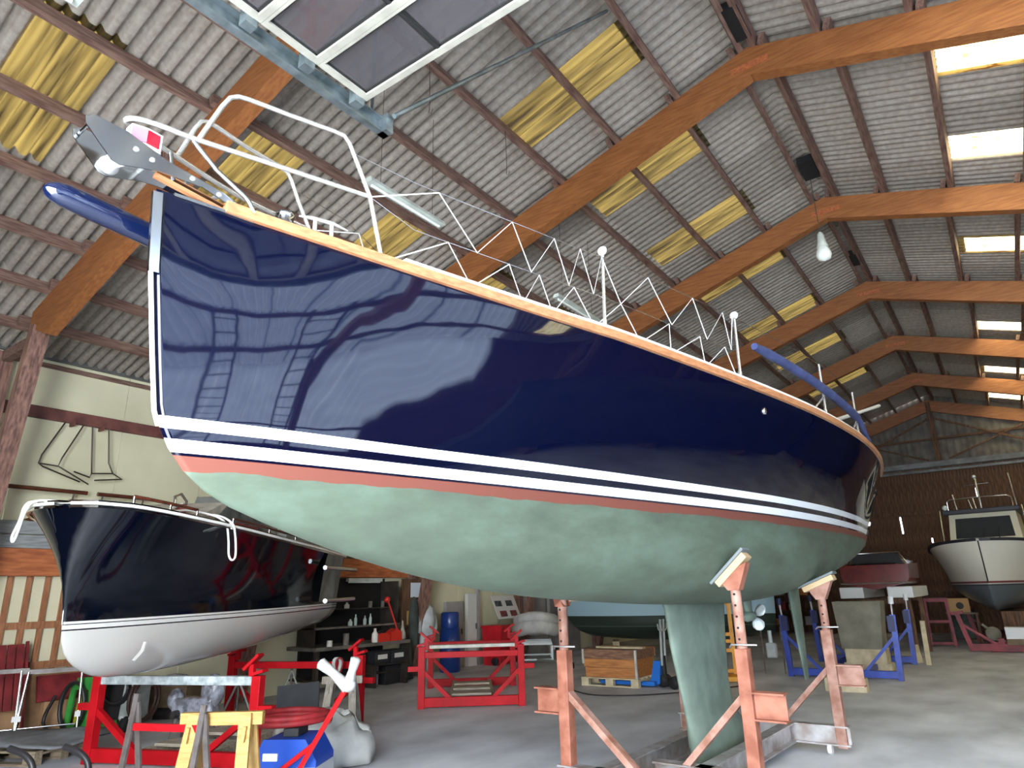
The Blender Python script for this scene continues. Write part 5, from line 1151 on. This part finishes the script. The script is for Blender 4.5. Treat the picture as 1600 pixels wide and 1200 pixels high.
# dark green boat with pale blue topsides behind the crate
band_paint('greenboat_paint', [(0.2, (44, 56, 48)), (0.72, (96, 116, 104)), (0.735, (50, 62, 54)), (0.98, (176, 208, 222))], 0.0, rough=0.4, coat=0.1)
gb = thing('moored_boat', 'dark green hulled boat with pale blue topsides far behind the crate', 'boat', (-10.0, 16.2, 0), math.radians(-62))
loft(gb, M.greenboat_paint, [(-0.3, 0), (0.2, 0.35), (1.0, 0.8), (2.5, 1.2), (5.2, 1.1)], [(-0.3, 1.75), (5.2, 1.65)], [(0.1, 0), (0.8, 0.45), (2.0, 0.9), (5.2, 0.95)], [(0.1, 0.9), (5.2, 0.9)], [(0.1, 0.9), (0.4, 0.6), (1.0, 0.45), (3.0, 0.36), (5.2, 0.42)], 5.2, flare=1.2, deckm=M.gelcoat_white)
for s_ in (1.3, 3.8):
    B(-0.5, 0.5, s_-0.08, s_+0.08, 0.0, 0.36).build('keel_block', M.block_wood, gb)
# wooden crate on a pallet, blue pallet truck
pc = thing('pallet', 'pale wooden pallet under the timber crate', 'pallet', (-6.15, 11.75, 0), math.radians(2)); pallet(pc, 1.1, 0.9, M.block_wood)
ct = thing('crate', 'open timber crate of wide orange boards on the pallet', 'crate', (-6.15, 11.75, 0.146), math.radians(2))
for k, (z0, z1, dx) in enumerate(((0.0, 0.16, 0.0), (0.165, 0.30, 0.02), (0.305, 0.46, 0.05))):
    B(-0.48-dx, 0.48+dx, -0.40-dx*0.6, -0.375-dx*0.6, z0, z1).build('board', M.crate_wood if k < 2 else M.crate_old, ct); B(-0.48-dx, 0.48+dx, 0.375+dx*0.6, 0.40+dx*0.6, z0, z1).build('board', M.crate_wood, ct)
    for x in (-0.48-dx, 0.455+dx): B(x, x+0.025, -0.375, 0.375, z0, z1).build('board', M.crate_wood if k < 2 else M.crate_old, ct)
for x in (-0.52, 0.50):
    B(x, x+0.035, -0.44, -0.40, 0.0 if x > 0 else 0.22, 0.46).build('corner_strip', M.plank_white, ct)
B(-0.46, 0.46, -0.36, 0.36, 0.38, 0.42).build('contents', M.crate_old, ct)
o = B(-0.35, 0.55, -0.15, 0.0, 0.0, 0.03).build('lid_board', M.block_wood); at(o, (-6.15, 11.7, 0.608), math.radians(4)); tag(o, 'loose pale board lying on top of the timber crate', 'board')
pt_ = thing('pallet_truck', 'blue hand pallet truck with two tall grey handles behind the crate', 'pallet truck', (-5.42, 11.72, 0), math.radians(-90))
for x in (-0.16, 0.16): MB().prism([(-1.0, 0.03), (0.05, 0.03), (0.05, 0.095), (-1.0, 0.08)], x-0.07, x+0.07, 'x').build('fork', M.truck_blue, pt_)
MB().prism([(-0.08, 0.05), (0.10, 0.05), (0.14, 0.42), (0.02, 0.42)], -0.12, 0.12, 'x').build('body', M.truck_blue, pt_, bevel=0.01)
MB().lathe([(0.05, 0.1), (0.05, 0.5)], 10, (0, 0.14, 0)).build('hydraulic_post', M.rubber, pt_)
for dx in (-0.04, 0.10):
    h_ = MB().tube([(dx, 0.16, 0.35), (dx+0.02, 0.20, 1.10)], 0.022, 8).build('handle', M.machine_grey, pt_)
    MB().tube([(dx-0.10, 0.20, 1.03), (dx-0.08, 0.20, 0.94), (dx+0.02, 0.20, 0.90), (dx+0.12, 0.20, 0.94), (dx+0.14, 0.20, 1.03)], 0.012, 6).build('grip', M.machine_grey, h_)
for x in (-0.07, 0.07): MB().lathe([(0, -0.03), (0.10, -0.028), (0.10, 0.028), (0, 0.03)], 16, (x, 0.14, 0.10), 'x').build('wheel', M.rubber, pt_)
for x in (0.12, 0.24): MB().lathe([(0, -0.03), (0.10, -0.028), (0.10, 0.028), (0, 0.03)], 16, (x, 0.42, 0.10), 'x').build('wheel', M.rubber, pt_)
# yellow stacker frame
ys = thing('lift_stacker', 'yellow steel lift stacker half hidden behind the keel', 'stacker', (-4.62, 13.1, 0), math.radians(20))
for x in (0.12, 0.22): MB().box(x-0.035, x+0.035, -0.05, 0.05, 0.05, 1.38).build('mast', M.yellow_paint, ys)
for z in (0.15, 0.50, 0.66, 0.78): MB().box(-0.20, 0.12, -0.04, 0.04, z-0.03, z+0.03).build('rung', M.yellow_paint, ys)
MB().box(-0.24, -0.18, -0.04, 0.04, 0.1, 1.38).build('mast', M.yellow_paint, ys); MB().box(-0.24, 0.12, -0.04, 0.04, 1.30, 1.36).build('rung', M.yellow_paint, ys)
MB().box(-0.25, 0.25, -0.5, 0.06, 0.02, 0.10).build('base', M.yellow_paint, ys); MB().box(-0.10, -0.02, -0.06, -0.04, 0.58, 0.62).build('label', M.plastic_white, ys)

def blue_cradle(label, loc, rz, w_, dp, h):
    c = thing('boat_cradle', label, 'boat cradle', loc, rz)
    for sx in (-1, 1):
        for y in (0, dp):
            x = sx*w_/2; lean = 0.04*sx
            MB().bar((x, y, 0.0), (x+lean, y, h), 0.09, 0.09).build('post', M.cradle_blue, c)
            MB().bar((x+lean*0.7, y, h*0.68), (sx*w_*0.2, y, 0.12), 0.05, 0.05, up=(0, 1, 0)).build('brace', M.cradle_blue, c)
            MB().tube([(x+lean, y, h), (x+lean*1.3, y, h+0.20)], 0.02, 8).build('screw', M.mill_steel, c)
            MB().tube([(x+lean*1.3, y, h+0.18), (x+lean*1.5, y, h+0.30)], 0.045, 8).build('pad', M.polystyrene if sx > 0 else M.blue_dark, c)
            MB().box(x-0.055, x+0.055, y-0.055, y+0.055, h-0.28, h-0.02).build('sleeve', M.blue_dark, c)
    for y in (0, dp): MB().box(-w_/2, w_/2, y-0.05, y+0.05, 0.03, 0.15).build('bottom_beam', M.cradle_blue, c, bevel=0.006)
    for x in (-w_*0.2, w_*0.2): MB().box(x-0.04, x+0.04, 0, dp, 0.04, 0.13).build('long_beam', M.cradle_blue, c)
    return c
blue_cradle('blue steel boat cradle standing empty behind the aft yacht post', (-2.86, 14.05, 0), math.radians(2), 1.80, 2.9, 1.08)
o = B(-0.3, 0.3, -0.12, 0.12, 0, 0.20).build('timber_block', M.block_wood); at(o, (-2.52, 12.45, 0), 0.03); tag(o, 'pale timber block on the floor in front of the blue cradle', 'block')
pl = thing('machine_cover', 'tall beige box panel on pale timber inside the blue cradle', 'box', (-2.68, 15.6, 0), 0.0)
MB().prism([(-0.40, 0.40), (0.32, 0.40), (0.42, 1.28), (-0.46, 1.28)], -0.28, 0.28, 'y').build('panel_box', M.plinth_beige, pl, bevel=0.01)
MB().prism([(0.06, 0.42), (0.12, 0.42), (0.22, 1.0), (0.10, 1.24), (0.05, 1.24), (0.16, 1.0)], -0.29, -0.28, 'y').build('moulding', M.plinth_beige, pl)
B(-0.36, 0.36, -0.25, 0.25, 0.14, 0.40).build('base', M.block_wood, pl); B(-0.42, 0.42, -0.2, 0.2, 0, 0.14).build('sleeper', M.block_wood, pl)
# red speedboat stern on white trailer bunks
sb2 = thing('speedboat', 'dark red speedboat seen from its stern behind the beige box', 'speedboat', (-2.62, 17.6, 0), 0.0)
rows = []
for s_, hb_, zt in ((0, 0.70, 2.02), (1.5, 0.74, 2.06), (3.0, 0.62, 2.14), (4.2, 0.05, 2.25)):
    rows.append([(-hb_, s_, zt), (-hb_*0.98, s_, 1.72), (-hb_*0.85, s_, 1.60), (0, s_, 1.48 if s_ < 4 else 1.9), (hb_*0.85, s_, 1.60), (hb_*0.98, s_, 1.72), (hb_, s_, zt)])
MB().grid(rows, False).add(rows[0], [tuple(range(7))]).build('hull', M.speed_red, sb2)
rows2 = [[(r[0][0], r[0][1], r[0][2]), (0, r[0][1], r[0][2]+0.05), (r[-1][0], r[0][1], r[0][2])] for r in rows]
MB().grid(rows2).build('deck', M.speed_red, sb2)
MB().prism([(-0.55, 2.05), (0.55, 2.05), (0.46, 2.28), (-0.46, 2.28)], 0.6, 0.64, 'y').build('windscreen', M.cruiser_glass, sb2)
MB().tube([(-0.62, 0.5, 2.06), (-0.50, 0.62, 2.30), (0.50, 0.62, 2.30), (0.62, 0.5, 2.06)], 0.02, 6).build('screen_frame', M.chrome, sb2)
MB().tube([(-0.72, -0.02, 1.62), (0.72, -0.02, 1.62)], 0.02, 6).build('stern_trim', M.chrome, sb2)
tr2 = thing('boat_stand', 'white padded stand carrying the red speedboat', 'boat stand', (-2.62, 17.6, 0), 0.0)
for x in (-0.52, 0.46): B(x-0.25, x+0.25, -0.05, 3.0, 1.30, 1.54).build('padded_bunk', M.polystyrene, tr2, bevel=0.02)
for x in (-0.55, 0.55):
    for y in (0.3, 2.6): MB().box(x-0.05, x+0.05, y-0.05, y+0.05, 0, 1.30).build('leg', M.board_brown, tr2)
for y in (0.3, 2.6): MB().box(-0.6, 0.6, y-0.04, y+0.04, 1.18, 1.28).build('cross_beam', M.board_brown, tr2)
o = MB().bar((0, 0, 0), (0.02, 0.05, 0.85), 0.09, 0.05).build('timber_prop', M.block_wood); o.location = (-1.80, 16.9, 0); tag(o, 'pale timber prop leaning right of the blue cradle', 'prop')
o2 = MB().bar((0, 0, 0), (-0.05, 0.1, 0.35), 0.14, 0.06).build('timber_offcut', M.block_wood); o2.location = (-2.0, 17.2, 0); tag(o2, 'short pale timber offcut standing beside the prop', 'timber')
# dark red step ladder, green box, cardboard box
sl = thing('step_stand', 'dark red steel step stand left of the white cruiser', 'step stand', (-1.92, 22.0, 0), 0.1)
for x in (-0.24, 0.24):
    for y in (-0.2, 0.3): MB().bar((x*1.15, y*1.3, 0), (x, y, 1.2), 0.07, 0.07).build('leg', M.cradle_red_dark, sl)
for z in (0.08, 0.62, 1.15):
    MB().box(-0.26, 0.26, -0.24, -0.17, z-0.035, z+0.035).build('rung', M.cradle_red_dark, sl)
B(-0.28, 0.28, -0.25, 0.35, 1.18, 1.21).build('platform', M.cradle_red_dark, sl)
o = B(-0.34, 0.34, -0.3, 0.3, 0.03, 0.80).build('green_chest', M.green_box, bevel=0.01); o.location = (-1.58, 24.9, 0.0); tag(o, 'dull green chest on the floor under the cruiser bow', 'chest')
o = B(-0.32, 0.32, -0.25, 0.25, 0.0, 0.03).build('chest_foot', M.board_brown); o.parent = bpy.data.objects['green_chest']
cbx = thing('cardboard_box', 'tilted cardboard box with a dark ring mark on a small table', 'box', (-1.45, 22.75, 0.82), 0.1)
o = B(-0.24, 0.24, -0.2, 0.2, -0.0, 0.36).build('carton', M.cardboard, cbx)
MB().lathe([(0.055, -0.203), (0.09, -0.203), (0.09, -0.201), (0.055, -0.201)], 16, (0.02, 0, 0.17), 'y', smooth=False).build('ring_mark', M.bench_dark, cbx)
tbx = thing('side_table', 'narrow dark wooden stand under the cardboard box', 'table', (-1.45, 22.75, 0), 0.1)
B(-0.34, 0.4, -0.22, 0.22, 0.77, 0.815).build('top', M.box_brown, tbx)
for x in (-0.3, 0.36):
    for y in (-0.17, 0.17): B(x-0.025, x+0.025, y-0.025, y+0.025, 0, 0.77).build('leg', M.board_brown, tbx)
# white cabin cruiser on the right
band_paint('cruiser_paint', [(0.5, (84, 92, 98)), (1.50, (26, 26, 36)), (1.53, (200, 198, 190)), (1.56, (120, 44, 44)), (1.60, (222, 218, 204))], 0.0, rough=0.35, coat=0.2)
crs = thing('cabin_cruiser', 'white cabin cruiser with wheelhouse and grey bottom on a red cradle', 'cabin cruiser', (-0.60, 20.55, 0), math.radians(-4))
cshb = [(-0.25, 0.0), (-0.15, 0.4), (0.05, 0.75), (0.5, 1.08), (1.2, 1.28), (2.5, 1.42), (6.2, 1.35)]
cshz = [(-0.25, 2.60), (1.0, 2.50), (3.0, 2.40), (6.2, 2.38)]
loft(crs, M.cruiser_paint, cshb, cshz, [(0.05, 0), (0.4, 0.36), (1.0, 0.72), (2.0, 1.05), (6.2, 1.15)], [(0.05, 1.55), (6.2, 1.55)], [(0.05, 1.55), (0.14, 1.2), (0.45, 0.98), (1.0, 0.9), (6.2, 0.95)], 6.2, flare=1.5, nsec=1.5, deckm=M.gelcoat_white)
edge_strip(crs, 'rubbing_strake', cshb, cshz, [-0.24, -0.2, -0.15, -0.05, 0.1, 0.3, 0.6]+[1+0.5*k for k in range(11)], -0.01, 0.04, -0.05, 0.02, M.cruiser_dark)
MB().tube([(0, 0.0, 1.56), (0, -0.1, 2.1), (0, -0.24, 2.56)], 0.016, 6).build('stem_band', M.dark_tube, crs)
wh = MB(); rows = []
for z, y0, hw in ((2.45, 1.55, 0.82), (3.38, 1.95, 0.76)): rows.append([(-hw, 3.6, z), (-hw, y0, z), (hw, y0, z), (hw, 3.6, z)])
whm = wh.grid(rows, False, closeu=True).build('wheelhouse', M.cruiser_cream, crs)
def wpt(x, z, d=0.012): t = (z-2.45)/0.93; return (x, 1.55+0.40*t-d, z)
MB().add([wpt(-0.66, 2.72), wpt(0.66, 2.72), wpt(0.62, 3.26), wpt(-0.62, 3.26)], [(0, 1, 2, 3)]).build('windscreen', M.cruiser_glass, whm, solid=0.01)
for x in (-0.05, 0.30): MB().bar(wpt(x, 2.6, 0.03), wpt(x+0.05, 3.0, 0.03), 0.02, 0.015).build('wiper', M.dark_tube, whm)
B(-0.88, 0.88, 1.75, 3.9, 3.38, 3.50).build('roof', M.cruiser_dark, crs, bevel=0.02)
for sx in (-1, 1):
    MB().tube([(sx*0.74, 1.95, 3.50), (sx*0.74, 1.95, 3.74), (sx*0.66, 1.95, 3.80), (0, 1.95, 3.82)], 0.018, 6).build('roof_rail', M.chrome, crs)
    MB().tube([(sx*0.95, 1.5, 2.46), (sx*0.93, 1.7, 3.5)], 0.022, 8).build('side_pole', M.chrome, crs)
MB().tube([(0.02, 2.2, 3.5), (0.0, 2.2, 4.35)], 0.03, 8).build('mast', M.chrome, crs); MB().tube([(-0.28, 2.2, 4.18), (0.30, 2.2, 4.20)], 0.012, 6).build('crosstree', M.chrome, crs); MB().ball((0, 2.2, 4.40), 0.05, 8, 6).build('mast_light', M.lamp_tube, crs)
for x, h in ((-0.55, 0.45), (-0.2, 0.28), (-0.1, 0.34), (0.82, 0.9)): MB().tube([(x, 2.1, 3.5), (x-0.04, 2.1, 3.5+h)], 0.016, 6).build('aerial', M.chrome, crs)
MB().ball((-0.80, 1.85, 3.58), 0.07, 10, 6).build('horn_lamp', M.lamp_tube, crs)
rc2 = thing('boat_cradle', 'dull red steel cradle frame under the white cabin cruiser', 'boat cradle', (-0.20, 20.5, 0), 0.0)
for x in (-1.0, 1.0):
    for y in (0.0, 3.6):
        MB().bar((x, y, 0), (x*1.18, y, 0.86), 0.10, 0.10).build('post', M.cradle_red_dark, rc2); MB().bar((x*1.10, y, 0.6), (x*0.4, y, 0.1), 0.06, 0.06, up=(0, 1, 0)).build('brace', M.cradle_red_dark, rc2)
        MB().bar((x*1.30, y, 0.86), (x*1.05, y, 0.90), 0.14, 0.07).build('pad', M.cradle_red_dark, rc2)
for y in (0.0, 3.6): MB().box(-1.0, 1.0, y-0.06, y+0.06, 0.02, 0.18).build('bottom_beam', M.cradle_red_dark, rc2)
for x in (-0.4, 0.4): MB().box(x-0.06, x+0.06, 0, 3.6, 0.18, 0.30).build('long_beam', M.cradle_red_dark, rc2)
MB().box(-0.3, 0.3, 0.8, 3.4, 0.30, 0.88).build('keel_support', M.board_brown, rc2)
o = B(-0.3, 0.3, -0.2, 0.2, 0.0, 0.26).build('foam_box', M.polystyrene, bevel=0.01); o.location = (-0.18, 20.35, 0.31); tag(o, 'white polystyrene box on the cruiser cradle beam', 'box')
o = B(-0.3, 0.3, -0.25, 0.2, 0.0, 0.12).build('wood_packing', M.box_brown); o.location = (-0.18, 20.4, 0.185); tag(o, 'brown wooden packing under the white polystyrene box', 'packing')
cwl = thing('chain_winch', 'pale metal winch leaning inside the dull red cradle', 'winch', (-0.75, 20.6, 0.0), 0.3)
MB().tube([(-0.18, 0, 0.62), (0.25, 0, 0.2)], 0.03, 8).build('arm', M.plinth_beige, cwl); MB().lathe([(0, -0.05), (0.16, -0.04), (0.16, 0.04), (0, 0.05)], 14, (0.02, 0, 0.40), 'y').build('drum', M.plinth_beige, cwl); MB().box(-0.1, 0.35, -0.12, 0.12, 0, 0.22).build('foot', M.cradle_red_dark, cwl)
# far shelving by the end wall
fs = thing('far_shelving', 'dark shelving with stacked boards at the far end wall', 'shelving', (-7.4, 26.6, 0), 0)
for x in (-1.6, -0.4, 0.8, 1.9): MB().box(x-0.04, x+0.04, -0.3, 0.3, 0, 1.7).build('upright', M.board_brown, fs)
for z in (0.25, 0.75, 1.25, 1.65): MB().box(-1.6, 1.9, -0.3, 0.3, z, z+0.04).build('shelf', M.board_brown, fs)
cols = (M.block_wood, M.crate_wood, M.yellow_paint, M.box_brown, M.cradle_red_dark, M.panel_grey)
wn = ('pale', 'orange', 'yellow', 'brown', 'dark red', 'grey')
for x, lv, c_, h in ((-1.3, 0, 0, 0.2), (-0.9, 0, 3, 0.25), (0.0, 0, 1, 0.2), (1.2, 0, 5, 0.28), (-1.1, 1, 2, 0.22), (0.3, 1, 4, 0.26), (0.7, 1, 0, 0.2), (1.5, 1, 3, 0.24), (-0.2, 2, 2, 0.2), (1.1, 2, 1, 0.24), (0.2, 2, 5, 0.16)):
    z = (0.29, 0.79, 1.29)[lv]
    o = B(-0.15, 0.15, -0.2, 0.2, 0, h).build('storage_box', cols[c_], bevel=0.006); o.location = (-7.4+x, 26.55, z)
    tag(o, '%s box on the %s board of the far shelving' % (wn[c_], ('low', 'middle', 'high')[lv]), 'box', 'boxes on the far shelving')
# outboard bracket and trolley under the yacht's propeller
ob = thing('outboard_trolley', 'small outboard motor on a wire trolley behind the rusty post', 'outboard motor', (-4.15, 14.3, 0), 0.2)
MB().tube([(0.0, 0, 0.55), (0.0, 0, 0.78)], 0.04, 8).build('shaft', M.prop_metal, ob); MB().box(-0.10, 0.10, -0.07, 0.07, 0.28, 0.56).build('cowl', M.machine_grey, ob, bevel=0.03)
for x in (-0.16, 0.20):
    MB().tube([(x, 0, 0), (x, 0, 0.85)], 0.012, 6).build('frame_tube', M.steel_old, ob)
MB().tube([(-0.16, 0, 0.30), (0.20, 0, 0.30)], 0.012, 6).build('frame_tube', M.steel_old, ob)
# black cable lying across the floor
o = MB().tube(smooth_path([(-7.2, 10.9, 0.008), (-6.6, 10.7, 0.008), (-5.9, 10.3, 0.008), (-5.2, 10.6, 0.008), (-4.6, 11.4, 0.008), (-4.1, 12.4, 0.008)], 6), 0.012, 6).build('floor_cable', M.hose_black); tag(o, 'black cable lying across the floor in front of the crate', 'cable')
